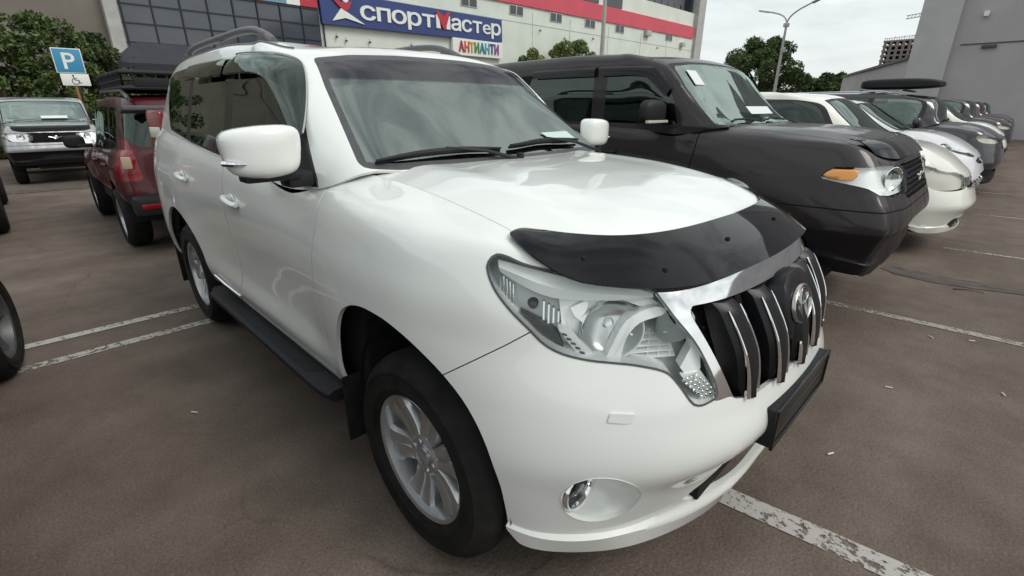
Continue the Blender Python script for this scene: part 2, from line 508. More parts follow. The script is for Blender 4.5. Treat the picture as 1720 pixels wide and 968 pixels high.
    G = np.concatenate([lowA, lowB, hermite(v[2:], rows[2:], np.linspace(v[2], 1, 86))[1:]])
    G[:, 0, 1] = 0
    G0 = G.copy()
    FOG = (.608, .698, .514)
    sh = Shell(G)
    xz = lambda V: V[:, [0, 2]]
    # --- wheel arches
    def arch(cx, r):
        def f(V):
            x = V[:, 0] - cx; z = V[:, 2] - .395
            return np.sqrt(x * x + (z * np.where(z > 0, .955, .38))**2) - r
        return f
    AF = smooth_poly([(-.50,.20),(-.50,.42),(-.492,.60),(-.455,.73),(-.375,.84),(-.25,.90),(-.10,.912),(.02,.900),(.125,.868),(.225,.815),(.305,.745),(.365,.65),(.392,.54),(.396,.43),(.392,.33),(.385,.20)], 4)
    aF = lambda V: sdf_poly(AF, xz(V))
    aR = arch(-2.80, .462)
    sh.cut(aF, 'archF', mask=lambda V: (V[:, 0] < .62) & (V[:, 0] > -.62) & (V[:, 1] > .5))
    sh.cut(aR, 'archR', mask=lambda V: (V[:, 0] < -2.2) & (V[:, 0] > -3.4) & (V[:, 1] > .5))
    # --- headlamp outline, in an oblique frame
    nH = np.array([cos(radians(46)), sin(radians(46)), .0]); tH = np.array([sin(radians(46)), -cos(radians(46)), 0])
    HL3 = [(.30,.80,1.165),(.32,.775,1.165),(.36,.745,1.148),(.42,.70,1.132),(.48,.635,1.112),(.56,.56,1.095),(.625,.545,1.085),(.665,.55,1.06),
           (.705,.545,1.02),(.755,.50,.94),(.80,.465,.825),(.792,.50,.80),(.775,.545,.803),(.745,.575,.855),(.72,.60,.888),(.66,.64,.905),(.60,.67,.912),(.545,.70,.918),(.49,.74,.932),(.455,.775,.955),(.425,.80,.99),(.385,.83,1.035),(.335,.84,1.085),(.30,.83,1.135)]
    HL3 = np.array(HL3)
    hl2 = np.stack([HL3 @ tH, HL3[:, 2]], 1)
    hl2 = smooth_poly(hl2, 4)
    pr = lambda V: np.stack([V @ tH, V[:, 2]], 1)
    hm = lambda V: (V[:, 0] > .15) & (V[:, 1] > .36) & (V[:, 2] > .72)
    sh.cut(lambda V: sdf_poly(hl2, pr(V)), 'lamp', mask=hm)
    # --- grille with chrome frame (front view)
    fr = chamfer_poly([(-.60,1.078),(.565,1.078),(.555,1.04),(.522,.95),(.490,.825),(.478,.80),(.418,.80),(.40,.785),(-.60,.785)], .02, 3)
    op = chamfer_poly([(-.60,1.040),(.468,1.040),(.478,1.02),(.410,.79),(.34,.772),(-.60,.772)], .015, 3)
    fy = lambda V: V[:, [1, 2]]
    gm = lambda V: (V[:, 0] > .5) & (V[:, 1] < .62) & (V[:, 2] > .65)
    sh.cut(lambda V: sdf_poly(op, fy(V)), 'grille', mask=gm)
    sh.cut(lambda V: sdf_poly(fr, fy(V)), 'frame', mask=gm)
    # top band of frame above 1.03 reaching the bonnet: chrome
    sh.cut(lambda V: 1.042 - V[:, 2], 'frame', mask=lambda V: (V[:, 0] > .5) & (V[:, 1] < .585) & (V[:, 2] > .98))
    # --- lower intake slot
    sl = np.array([(-.6,.53),(.15,.525),(.30,.50),(.42,.445),(.455,.415),(.42,.398),(-.6,.398)])
    sh.cut(lambda V: sdf_poly(sl, fy(V)), 'slot', mask=lambda V: (V[:, 0] > .6) & (V[:, 1] < .56) & (V[:, 2] < .62))
    # --- fog lamp bay: an oval opening, its bowl is built later
    nF = np.array([.75, .66, 0]) / np.hypot(.75, .66); tF = np.array([nF[1], -nF[0], 0])
    fF = lambda V: (np.sqrt(((V - np.array(FOG)) @ tF / .112)**2 + ((V[:, 2] - FOG[2]) / .102)**2) - 1) * .1
    sh.cut(fF, 'fog', mask=lambda V: (V[:, 0] > .35) & (V[:, 1] > .4) & (V[:, 2] < .70) & (V[:, 2] > .385))
    # --- panel gaps
    gap = .0034
    def gapline(poly, nm, frm=('body',), mask=None, g=gap):
        q = {}
        f0 = lambda V: sdf_poly(poly, xz(V)) if not callable(poly) else poly(V)
        sh.cut(lambda V: f0(V) + g, nm, frm, mask)
        sh.cut(lambda V: f0(V) - g, 'gap', frm, mask)
    bump_poly = np.array([(.205,.815),(.30,.885),(.38,.945),(.47,1.02),(1.5,1.02),(1.5,0),(.205,0)])
    gapline(bump_poly, 'bumper', mask=lambda V: V[:, 0] > .1, g=.0016)
    side = lambda V: (V[:, 1] > .6) & (V[:, 0] < 0)
    fd = np.array([(-.70,1.5),(-.62,1.22),(-.60,1.12),(-.62,.98),(-.65,.84),(-.64,.68),(-.60,.56),(-.585,.48),(-1.70,.48),(-1.72,1.5)])
    rd = np.array([(-1.725,1.5),(-1.705,.48),(-2.20,.48),(-2.28,.62),(-2.42,.83),(-2.60,.98),(-2.68,1.1),(-2.70,1.5)])
    gapline(fd, 'doorF', mask=side)
    gapline(rd, 'doorR', mask=side)
    names = {'body': ('body_shell', 'white'), 'bumper': ('front_bumper', 'white'), 'doorF': ('front_door', 'white'), 'doorR': ('rear_door', 'white'), 'frame': ('grille_surround', 'chrome')}
    doors = {}
    bodyparts = []
    for k, (nm, mt) in names.items():
        V, F = sh.extract(k)
        Vr, Fr = rim(V, F, .016)
        L = (Vr, Fr); Rr = mirror(Vr, Fr)
        if k in ('doorF', 'doorR'):
            for q, s in ((L, 1), (Rr, -1)):
                o = mesh_obj(nm, q[0], q[1], M[mt], root, angle=42); doors[(k, s)] = o
        elif k == 'body':
            bodyparts = [L, Rr]
        else:
            V1, F1 = join(L, Rr)
            # weld centre line
            o = mesh_obj(nm, V1, F1, M[mt], root, smooth=False)
            weld(o, 42)
            if k == 'bumper': bump = o
            if k == 'frame': frame = o
    Vg, Fg = sh.extract('gap')
    if len(Fg):
        Ng = vnormals(Vg, Fg); Vg = Vg - Ng * .0045
        for q in ((Vg, Fg), mirror(Vg, Fg)): mesh_obj('shut_line', q[0], q[1], M['dark'], root)
    # ------------------------------------------------------------- greenhouse + roof
    GH = [
     [(-.355,0,1.29),(-.365,.25,1.29),(-.405,.52,1.29),(-.485,.735,1.295),(-.59,.80,1.25),(-.72,.832,1.222),(-1.25,.845,1.238),(-1.8,.845,1.268),(-2.4,.838,1.308),(-2.9,.828,1.345),(-3.3,.810,1.36),(-3.64,.70,1.363),(-3.77,.40,1.363),(-3.79,0,1.363)],
     [(-.58,0,1.452),(-.59,.245,1.451),(-.625,.50,1.446),(-.69,.70,1.438),(-.77,.775,1.40),(-.88,.802,1.375),(-1.34,.812,1.395),(-1.84,.812,1.425),(-2.4,.805,1.45),(-2.88,.796,1.475),(-3.27,.778,1.48),(-3.61,.67,1.48),(-3.735,.385,1.48),(-3.755,0,1.48)],
     [(-.80,0,1.615),(-.81,.235,1.613),(-.84,.48,1.605),(-.90,.66,1.588),(-.955,.735,1.565),(-1.04,.76,1.555),(-1.43,.767,1.575),(-1.87,.768,1.595),(-2.4,.763,1.605),(-2.86,.753,1.61),(-3.23,.735,1.605),(-3.56,.63,1.60),(-3.685,.37,1.60),(-3.705,0,1.60)],
     [(-1.0,0,1.755),(-1.008,.22,1.752),(-1.035,.455,1.741),(-1.085,.612,1.722),(-1.13,.683,1.708),(-1.215,.71,1.712),(-1.5,.715,1.732),(-1.9,.717,1.745),(-2.4,.712,1.745),(-2.85,.702,1.742),(-3.2,.684,1.728),(-3.50,.58,1.72),(-3.62,.35,1.72),(-3.64,0,1.72)],
     [(-1.085,0,1.786),(-1.093,.21,1.784),(-1.12,.43,1.773),(-1.165,.578,1.757),(-1.215,.645,1.752),(-1.30,.675,1.763),(-1.54,.682,1.783),(-1.9,.684,1.797),(-2.4,.678,1.80),(-2.85,.666,1.796),(-3.18,.645,1.782),(-3.45,.55,1.77),(-3.56,.33,1.77),(-3.58,0,1.77)],
     [(-1.25,0,1.812),(-1.26,.19,1.810),(-1.285,.38,1.80),(-1.32,.51,1.79),(-1.36,.57,1.79),(-1.43,.602,1.80),(-1.6,.61,1.812),(-1.9,.612,1.824),(-2.4,.608,1.826),(-2.85,.598,1.82),(-3.12,.58,1.808),(-3.34,.50,1.798),(-3.44,.30,1.795),(-3.46,0,1.795)],
     [(-1.55,0,1.836),(-1.56,.10,1.835),(-1.57,.2,1.832),(-1.585,.27,1.830),(-1.61,.30,1.831),(-1.64,.315,1.833),(-1.75,.32,1.838),(-1.95,.32,1.842),(-2.4,.32,1.845),(-2.8,.315,1.84),(-2.95,.30,1.835),(-3.08,.25,1.828),(-3.12,.15,1.825),(-3.13,0,1.825)],
     [(-1.8,0,1.846),(-1.8,.002,1.846),(-1.8,.004,1.846),(-1.8,.006,1.846),(-1.81,.007,1.846),(-1.82,.008,1.846),(-1.88,.008,1.847),(-2.0,.008,1.849),(-2.35,.008,1.85),(-2.65,.008,1.848),(-2.75,.007,1.846),(-2.8,.005,1.845),(-2.82,.003,1.844),(-2.83,0,1.844)],
    ]
    GH = np.array(GH, float)
    for r_, dz in ((2, .010), (3, .018), (4, .018), (5, .016), (6, .010), (7, .008)):
        GH[r_, 7:, 2] += dz; GH[r_, 6, 2] += dz * .85; GH[r_, 5, 2] += dz * .55; GH[r_, 4, 2] += dz * .2
    mid = GH[2]
    T2 = np.concatenate([[0], np.cumsum(np.linalg.norm(np.diff(mid, axis=0), axis=1))])
    Tm = np.concatenate([-T2[3:0:-1], T2]); Gm = np.concatenate([GH[:, 3:0:-1] * np.array([1, -1, 1]), GH], axis=1)
    tt2 = np.concatenate([np.arange(0, T2[-1], .016), [T2[-1]]])
    rows2 = np.transpose(nspline(Tm, np.transpose(Gm, (1, 0, 2)), tt2), (1, 0, 2))
    v2 = np.array([0, .2, .4, .57, .63, .72, .87, 1.0])
    G2 = hermite(v2, rows2, np.linspace(0, 1, 90))
    G2[:, 0, 1] = 0; G2[:, -1, 1] = 0; G2[-1, :, 1] = 0
    g = Shell(G2)
    ws = chamfer_poly([(-.9,1.30),(.60,1.302),(.715,1.312),(.722,1.33),(.60,1.716),(.585,1.728),(.44,1.746),(.22,1.755),(-.9,1.757)], .012, 3)
    wmask = lambda V: (V[:, 0] > -1.2) & (V[:, 2] < 1.80)
    # windscreen measured in (y,z) but only on the front face
    def fws(V):
        d = sdf_poly(ws, V[:, [1, 2]])
        k = np.interp(V[:, 2], [1.29, 1.72], [-.485, -1.08])
        return np.maximum(d, (k - .02) - V[:, 0])
    g.cut(fws, 'wsframe', mask=wmask)
    g.cut(lambda V: fws(V) + .022, 'ws', frm=('wsframe',), mask=wmask)
    g.cut(lambda V: fws(V) + .030 , 'ws2', frm=('ws',), mask=wmask)
    dlo = chamfer_poly([(-.665,1.232),(-.80,1.40),(-1.00,1.655),(-1.08,1.708),(-1.26,1.738),(-1.9,1.760),(-2.5,1.760),(-3.05,1.748),(-3.20,1.712),(-3.16,1.60),(-2.98,1.378),(-2.4,1.318),(-1.5,1.258)], .035, 4)
    smask = lambda V: (V[:, 1] > .60) & (V[:, 2] < 1.79) & (V[:, 0] < -.55)
    g.cut(lambda V: sdf_poly(dlo, xz(V)), 'trim', mask=smask)
    panes = {
     'pF': [(-.90,1.272),(-.905,1.46),(-1.06,1.655),(-1.15,1.702),(-1.30,1.722),(-1.66,1.740),(-1.64,1.278)],
     'pR': [(-1.76,1.284),(-1.775,1.742),(-2.42,1.742),(-2.44,1.335)],
     'pQ': [(-2.53,1.342),(-2.52,1.740),(-3.05,1.730),(-3.165,1.697),(-3.13,1.60),(-2.96,1.39)]}
    for k, pp in panes.items():
        pc = chamfer_poly(pp, .03, 3)
        g.cut(lambda V, pc=pc: sdf_poly(pc, xz(V)), k, frm=('trim',), mask=smask)
    rg = chamfer_poly([(-.9,1.40),(.56,1.40),(.50,1.68),(-.9,1.69)], .05, 4)
    g.cut(lambda V: sdf_poly(rg, V[:, [1, 2]]), 'rear', mask=lambda V: (V[:, 0] < -3.5))
    def both(k, nm, mt, rm=0.0, parent=root, weldit=True, ang=40):
        V, F = g.extract(k)
        if rm: V, F = rim(V, F, rm)
        V1, F1 = join((V, F), mirror(V, F))
        o = mesh_obj(nm, V1, F1, M[mt], parent, smooth=False)
        weld(o, ang); return o
    V, F = g.extract('body'); V, F = rim(V, F, .012)
    HERO_FOG.append(sh.extract('fog'))
    V1, F1 = join((V, F), mirror(V, F), *bodyparts)
    body = mesh_obj('body_shell', V1, F1, M['white'], root, smooth=False); weld(body, 42)
    both('wsframe', 'windscreen_seal', 'plastic_grey')
    wsm = M['glass'].copy(); wsm.name = 'windscreen_with_sun_band'
    n, l = wsm.node_tree.nodes, wsm.node_tree.links
    trn = [q for q in n if q.type == 'BSDF_TRANSPARENT'][0]
    t = n.new("ShaderNodeTexCoord"); s3 = n.new("ShaderNodeSeparateXYZ"); l.new(t.outputs['Object'], s3.inputs[0])
    mrg = n.new("ShaderNodeMapRange"); mrg.inputs['From Min'].default_value = 1.632; mrg.inputs['From Max'].default_value = 1.642
    l.new(s3.outputs['Z'], mrg.inputs['Value'])
    mc = n.new("ShaderNodeMixRGB"); mc.inputs[1].default_value = (.36, .48, .42, 1); mc.inputs[2].default_value = (.03, .03, .045, 1)
    l.new(mrg.outputs[0], mc.inputs[0]); l.new(mc.outputs[0], trn.inputs['Color'])
    glo = [q for q in n if q.type == 'BSDF_GLOSSY'][0]
    mc2 = n.new('ShaderNodeMixRGB'); mc2.inputs[1].default_value = (.90, 1, .95, 1); mc2.inputs[2].default_value = (.46, .45, .48, 1)
    l.new(mrg.outputs[0], mc2.inputs[0]); l.new(mc2.outputs[0], glo.inputs['Color'])
    M['wsm'] = wsm
    Vw, Fw = join(g.extract('ws'), g.extract('ws2'))
    Vw2, Fw2 = join((Vw, Fw), mirror(Vw, Fw))
    o = mesh_obj('windscreen', Vw2, Fw2, M['wsm'], root, smooth=False); weld(o, 60)
    V, F = g.extract('trim')
    for q in ((V, F), mirror(V, F)): mesh_obj('window_trim', q[0], q[1], M['gloss_black'], root, angle=40)
    for k, nm, mt in (('pF', 'front_door_window', 'glass_side'), ('pR', 'rear_door_window', 'glass_side'), ('pQ', 'quarter_window', 'glass_side')):
        V, F = g.extract(k)
        for s in (1, -1):
            q = (V, F) if s == 1 else mirror(V, F)
            mesh_obj(nm, q[0], q[1], M[mt], root)
    both('rear', 'rear_window', 'glass_dark')
    # ------------------------------------------------------------- bonnet
    top = G[-1]                                  # last row of the band = bonnet shut line
    sel = top[(top[:, 0] > -.46)]
    edge = sel[:, :2]
    xr = lambda y: -.40 - .09 * (y / .69)**2        # rear edge
    rear = [(xr(y), y) for y in np.linspace(.69, 0, 20)]
    poly = np.concatenate([edge, np.array(rear)]); poly = np.concatenate([poly, (poly * [1, -1])[::-1]])
    EX = edge[::-1]                               # x ascending
    nx, ny = 112, 72
    xs_e = EX[:, 0]
    ez = sel[::-1][:, 2]
    # bonnet grid: rows across, mapped between rear edge and front edge
    a = np.linspace(0, 1, nx); b = np.linspace(0, 1, ny)
    # front boundary as function of |y|, side boundary as y(x)
    B = []
    fr_pts = sel                                   # from centre (y=0) to the rear corner
    L = np.concatenate([[0], np.cumsum(np.linalg.norm(np.diff(fr_pts, axis=0), axis=1))])
    # corner index: where the outline turns (x~.41)
    ci = int(np.argmin(np.abs(fr_pts[:, 0] - .42)))
    front = fr_pts[:ci + 1]; sidee = fr_pts[ci:]
    def resamp(Q, k):
        l0 = np.concatenate([[0], np.cumsum(np.linalg.norm(np.diff(Q, axis=0), axis=1))])
        s_ = np.linspace(0, l0[-1], k)
        return np.stack([np.interp(s_, l0, Q[:, i]) for i in range(3)], 1)
    Ff = resamp(front, ny); Ss = resamp(sidee, nx)[::-1]   # Ff: centre->corner ; Ss: rear->corner
    Rr = np.stack([[xr(y), y, 0] for y in np.linspace(0, sidee[-1, 1], ny)])
    Cc = np.stack([[x, 0, 0] for x in np.linspace(xr(0), front[0, 0], nx)])
    zc = lambda x: np.interp(x, [-.42,-.3,-.1,.1,.25,.38,.48,.56,.62,.66,.70], [1.312,1.31,1.302,1.287,1.268,1.243,1.217,1.190,1.165,1.146,1.122])
    # smooth the centre profile
    xc = np.linspace(-.5, .72, 245); zc_ = zc(xc)
    ker = np.hanning(31); ker /= ker.sum(); zs = np.convolve(np.pad(zc_, 15, mode='reflect', reflect_type='odd'), ker, 'valid')
    ZC = lambda x: np.interp(x, xc, zs)
    H = np.zeros((nx, ny, 3))
    for i in range(nx):
        for j in range(ny):
            u, w = a[i], b[j]
            p = (1 - u) * Rr[j] + u * Ff[j] + (1 - w) * Cc[i] + w * Ss[i] - ((1 - u) * (1 - w) * Rr[0] + (1 - u) * w * Rr[-1] + u * (1 - w) * Ff[0] + u * w * Ff[-1])
            H[i, j, :2] = p[:2]
    H[-1, :, :2] = Ff[:, :2]; H[:, -1, :2] = Ss[:, :2]
    # heights: crown falls to the shut line height at the sides and at the front
    for i in range(nx):
        zS = Ss[i, 2]
        for j in range(ny):
            w = b[j]; zc0 = ZC(H[i, 0, 0])
            z_side = zc0 + (zS - zc0) * (w**3.2)
            # a soft raised shoulder
            z_side += .009 * np.exp(-((w - .72) / .13)**2) * (1 - a[i]**3)
            zF_c = ZC(H[-1, 0, 0]); zF = Ff[j, 2]
            base_end = zF_c + (Ff[-1, 2] - zF_c) * (w**3.2)
            z = z_side + (zF - base_end) * a[i]**6
            H[i, j, 2] = z
    # shrink a little for the gap and lift the sheet flush
    ctr = np.array([0.1, 0])
    for i in range(nx):
        for j in range(ny):
            if j > ny - 8: H[i, j, 1] -= .004 * (j - (ny - 8)) / 7
            if i > nx - 8: H[i, j, 0] -= .004 * (i - (nx - 8)) / 7
    full = np.concatenate([H[:, :0:-1] * np.array([1, -1, 1]), H], axis=1)
    nb_ = full.shape[1]
    V = full.reshape(-1, 3)
    F = [[i * nb_ + j, (i + 1) * nb_ + j, (i + 1) * nb_ + j + 1, i * nb_ + j + 1] for i in range(nx - 1) for j in range(nb_ - 1)]
    V, F = rim(V, F, .02)
    bonnet = mesh_obj('bonnet', V, F, M['white'], root, angle=42)
    # dark channel under the bonnet edge
    ch = []
    for q in sel[::4]:
        ch.append(q)
    for s in (1, -1):
        mb = MB()
        rowsA = [[(p[0] - .0, s * (p[1] + .004), p[2] - .012) for p in ch], [(p[0] - .03, s * max(0, p[1] - .03), p[2] - .016) for p in ch]]
        mb.grid(rowsA).build('bonnet_channel', M['dark'], root, recalc=False)
    hero = dict(G0=G0, full=full, root=root, sh=sh, g=g, G=G, G2=G2, doors=doors, tH=tH, nH=nH, hl2=hl2, H=H, body=body, bonnet=bonnet, FOG=FOG, sel=sel)
    return hero

def weld(o, ang=40):
    bm = bmesh.new(); bm.from_mesh(o.data)
    bmesh.ops.remove_doubles(bm, verts=bm.verts, dist=1e-5)
    bm.to_mesh(o.data); bm.free()
    o.data.polygons.foreach_set('use_smooth', np.ones(len(o.data.polygons), dtype=bool))
    o.data.set_sharp_from_angle(angle=radians(ang))

HERO = build_hero()
def make_wheel(name, parent, side, r=.388, w=.255, rim_r=.232, style='six', loc=(0, 0, 0), lowpoly=False, rot=0.0, rimmat='alloy'):
    """wheel with its outer face towards y = side; tyre, rim, cap as parts"""
    n = 40 if lowpoly else 72
    root = D.objects.new(name, None); COL.objects.link(root); root.parent = parent; root.location = loc
    root.empty_display_size = .1
    h = w / 2
    s = side
    mb = MB()
    rr = rim_r
    prof = [(rr - .004, h - .035), (rr + .004, h - .012), (rr + .016, h - .004), (rr + .022, h + .001), (rr + .030, h + .001), (rr + .033, h + .005), (rr + .040, h + .005), (rr + .043, h + .003), (r * .5 + rr * .5 + .012, h + .006), (r - .062, h + .004), (r - .058, h + .008), (r - .050, h + .008), (r - .046, h + .001), (r - .026, h - .010), (r - .012, h - .028), (r - .004, h - .05)]
    gro = []
    if not lowpoly:
        for c in (h * .42, 0, -h * .42):
            gro += [(r, c + .009), (r - .008, c + .006), (r - .008, c - .006), (r, c - .009)]
    else:
        gro = [(r, h * .4), (r, -h * .4)]
    prof = prof + gro + [(a, -b) for a, b in prof[::-1]]
    mb.lathe([(a, b * s) for a, b in prof], n=n)
    mb.build('tyre', M['rubber'], root, angle=40)
    # rim: lip, barrel, dish and spokes
    rb = MB()
    rb.lathe([(rr + .006, s * (h - .030)), (rr + .010, s * (h - .018)), (rr + .004, s * (h - .010)), (rr - .008, s * (h - .016)), (rr - .014, s * (h - .05)), (rr - .022, s * (h - .12)), (rr - .03, -s * h * .9)], n=n)
    face = s * (h - .03)
    N = {'six': 6, 'five': 5, 'ten': 10}.get(style, 6)
    for k in range(N):
        a0 = 2 * pi * k / N + rot
        # a spoke is a wedge: narrow at the hub, wide at the rim, with two raised ridges and a valley
        def pt(rad, ang, dep): return (rad * cos(ang), face + s * dep, rad * sin(ang))
        wid0, wid1 = (.36, .33) if N == 6 else ((.40, .26) if N == 5 else (.22, .12))
        rows = []
        for i in range(7):
            t = i / 6
            rad = .055 + (rr - .012 - .055) * t
            wd = (.98 * (1 - t)**2 + .40 + .32 * t**1.5) if N == 6 else (wid0 * (1 - t)**1.6 * 1.1 + wid1 * t**.7 * (.62 + .38 * t) + .02)
            if N == 6: wd = min(wd, 1.04)
            dz = -.012 - .022 * sin(pi * min(1, t * 1.05)) * .6
            ridge = .006 * (t**.6) + .004 * sin(pi * t)
            row = []
            for u, e in ((-1, -.060), (-1, -.010), (-.86, ridge * .7), (-.42, ridge), (-.12, ridge - .001), (0, ridge - .004), (.12, ridge - .001), (.42, ridge), (.86, ridge * .7), (1, -.010), (1, -.060)):
                row.append(pt(rad, a0 + u * wd * .5, dz + e))
            rows.append(row)
        rb.grid(rows)
    rb.lathe([(.078, face - s * .07), (.076, face - s * .014), (.066, face - s * .006), (.045, face - s * .010), (.036, face - s * .012)], n=32)
    rb.build('rim', M[rimmat], root, angle=28)
    db = MB()
    db.lathe([(.02, face - s * .075), (rr - .06, face - s * .075), (rr - .06, face - s * .085), (.02, face - s * .085)], n=36)
    db.build('brake_disc', M['plastic_grey'], root)
    bk = MB(); bk.lathe([(0.001, -s * h * .5), (rr - .02, -s * h * .5)], n=24)
    bk.build('hub_backing', M['dark'], root)
    if not lowpoly:
        cb = MB(); cb.lathe([(.0005, face + s * .004), (.030, face + s * .003), (.037, face - s * .002), (.038, face - s * .02)], n=28)
        cb.build('centre_cap', M['alloy'], root)
        for k in range(6):
            a = 2 * pi * k / 6 + .5 + rot
            nb = MB(); nb.lathe([(.0005, face - s * .004), (.009, face - s * .005), (.0095, face - s * .02)], c=(.056 * cos(a), 0, .056 * sin(a)), n=6)
            nb.build('lug_nut', M['chrome'], root, angle=20)
    return root

def frame_mat(o, ax, az):
    """matrix with local x=ax, z=az (approximately), y = z x x, at o"""
    x = Vector(ax).normalized(); z = Vector(az).normalized(); y = z.cross(x).normalized(); z = x.cross(y)
    m = Matrix((x, y, z)).transposed().to_4x4(); m.translation = Vector(o); return m

def hero_parts(H):
    root = H['root']; sh = H['sh']; G = H['G']; G2 = H['G2']
    nH, tH = H['nH'], H['tH']
    # wheels
    for i, (x, s) in enumerate(((0, -1), (0, 1), (-2.79, -1), (-2.79, 1))):
        make_wheel('wheel', root, s, loc=(x - (.008 if x == 0 else 0), s * .778, .379), r=.378, rot=.30 if x == 0 else .1)
    # arch liners and underbody
    for x in (0, -2.795):
        for s in (1, -1):
            mb = MB(); a = [-.50 + (pi + 1.0) * k / 20 for k in range(21)]
            rows = [[((x + .475 * cos(t)) if x < -1 else min(x + .475 * cos(t), .405), s * yy, max(.34, .395 + .51 * sin(t))) for t in a] for yy in (.845, .50)]
            mb.grid(rows).quad((x - .48, s * .5, .38), (x + .48, s * .5, .38), (x + .48, s * .5, .9), (x - .48, s * .5, .9))
            mb.build('arch_liner', M['dark'], root, recalc=False)
            # strip below the arch ends
            fl = MB(); fx = x - .475
            fl.box((fx - .005, s * .80, .36), (.012, .24, .30), .004)
            fl.build('mud_flap', M['rubber'], root)
    mb = MB()
    mb.box((-1.45, 0, .38), (1.72, 1.62, .16), .03).box((-1.4, 0, .36), (4.2, .9, .14), .03).box((.50, 0, .38), (.34, .90, .16), .04).box((-3.55, 0, .5), (.5, 1.4, .25), .05)
    mb.box((0, 0, .34), (.12, 1.3, .1), .03).box((-2.79, 0, .38), (.14, 1.3, .14), .04)
    mb.build('underbody', M['under'], root)
    # dark core: closed behind all gaps
    mb = MB().box((-1.20, 0, .80), (1.0, 1.68, .50), .02).box((-2.0, 0, .80), (.6, 1.68, .50), .02).box((-.56, 0, .75), (.3, 1.66, .62), .02).box((.05, 0, .98), (.95, 1.0, .30), .02)
    mb.build('inner_structure', M['dark'], root)
    MB().box((-3.45, 0, .85), (.55, 1.55, .6), .02).build('rear_structure', M['dark'], root)
    MB().box((.46, 0, .68), (.26, 1.0, .5), .02).build('radiator_block', M['dark'], root)
    # ---------------- headlamps
    V, F = sh.extract('lamp')
    for s in (-1, 1):
        lp = D.objects.new('headlight', None); COL.objects.link(lp); lp.parent = root
        q = lambda A: A if s == 1 else A * np.array([1, -1, 1])
        fl = lambda FF: FF if s == 1 else [f[::-1] for f in FF]
        mesh_obj('lamp_lens', q(V), fl(F), M['lens'], lp)
        # grey rubber seal round the outline
        pl = H['hl2']
        nV = np.array(nH)
        # bowl behind the lens
        Vb = V - nV * .085
        Vb[:, 2] -= .002
        mesh_obj('lamp_bowl', q(Vb), fl(F), M['lamp_mid'], lp)
        Vr, Fr = V - nV * .002, F
        cnt = {}
        for f in F:
            for k in range(len(f)): cnt[(f[k], f[(k + 1) % len(f)])] = 1
        open_e = [(a, b) for (a, b) in cnt if (b, a) not in cnt]
        vv = []; ff = []
        for a, b in open_e:
            i = len(vv); vv += [V[a] - nV * .001, V[b] - nV * .001, V[b] - nV * .088, V[a] - nV * .088]; ff.append([i, i + 1, i + 2, i + 3])
        mesh_obj('lamp_wall', q(np.array(vv)), fl(ff), M['lamp_white'], lp, smooth=False)
        # seal strip: thin band inside the open edge
        Nn = vnormals(V, F); cvv = []; cff = []
        cen = V.mean(0)
        for a, b in open_e:
            e = V[b] - V[a]; ia = np.cross(Nn[a], e); ia /= np.linalg.norm(ia) + 1e-9
            i = len(cvv); cvv += [V[a] + Nn[a] * .0015, V[b] + Nn[b] * .0015, V[b] + ia * .006 + Nn[b] * .0015, V[a] + ia * .006 + Nn[a] * .0015]; cff.append([i, i + 1, i + 2, i + 3])
        mesh_obj('lamp_seal', q(np.array(cvv)), fl(cff), M['plastic_grey'], lp, smooth=False)
        # inner pieces, local frame: x=tH (towards the car centre), z up, y = depth inwards
        O = Vector(nH) * .76
        mt = Matrix((Vector(tH), -Vector(nH), Vector((0, 0, 1)))).transposed().to_4x4(); mt.translation = O
        if s == -1: mt = Matrix.Scale(-1, 4, (0, 1, 0)) @ mt
        Lp = np.stack([V @ np.array(tH), V[:, 2], V @ np.array(nH)], 1)
        Vs = Lp[::5]
        def clens(p, z):
            d2 = (Vs[:, 0] - p)**2 + (Vs[:, 1] - z)**2
            w = np.exp(-d2 / (2 * .02**2)) + 1e-12
            return float((w * Vs[:, 2]).sum() / w.sum())
        def add(mb, nm, m, ang=35):
            for v_ in mb.bm.verts:
                p, d, z = v_.co
                # follow the slant of the lens, opening towards the aisle
                dc = clens(p, z) - .815 - .004
                k = 1 - dc / 1.222
                v_.co = (-.269 + (p + .269) * k, d - dc, 1.526 + (z - 1.526) * k)
            mb.xform(mt); return mb.build(nm, M[m], lp, angle=ang)
        def plate(poly, y, th=.012): return MB().prism([(a, y, b) for a, b in poly], (0, th, 0))
        # chrome brow along the top
        brow = [(-.325,1.145),(-.28,1.092),(-.175,1.045),(-.04,1.047),(.075,1.046),(.085,1.062),(-.01,1.078),(-.10,1.092),(-.23,1.128)]
        mb = MB(); n_ = 14
        up = np.array([(-.33,1.155),(-.25,1.133),(-.15,1.108),(-.05,1.09),(.03,1.078),(.08,1.066)]); lo = np.array([(-.325,1.118),(-.27,1.082),(-.175,1.043),(-.05,1.038),(.03,1.04),(.08,1.045)])
        tq = np.linspace(0, 5, 22); U = nspline(range(6), up, tq); L_ = nspline(range(6), lo, tq)
        mb.grid([[(a[0], -.030, a[1]) for a in U], [(a[0] * .5 + c[0] * .5, -.038, a[1] * .5 + c[1] * .5) for a, c in zip(U, L_)], [(c[0], -.020, c[1]) for c in L_], [(c[0], .05, c[1] - .004) for c in L_]])
        add(mb, 'chrome_brow', 'lamp_white')
        # outer turn lamp: dark cell with ribs and bulb
        add(plate([(-.335,1.10),(-.285,1.072),(-.168,1.030),(-.150,.945),(-.22,.962),(-.285,1.015)], .045, .01), 'indicator_cell', 'plastic_grey')
        mb = MB()
        for k in range(5):
            t = k / 4; mb.box((-.325 + .035 * t, .03, 1.066 - .03 * t), (.003, .03, .07), 0)
        for k in range(4): mb.box((-.205 + .014 * k, .03, .985 - .004 * k), (.005, .03, .07 - .012 * k), 0)
        add(mb, 'indicator_ribs', 'reflector')
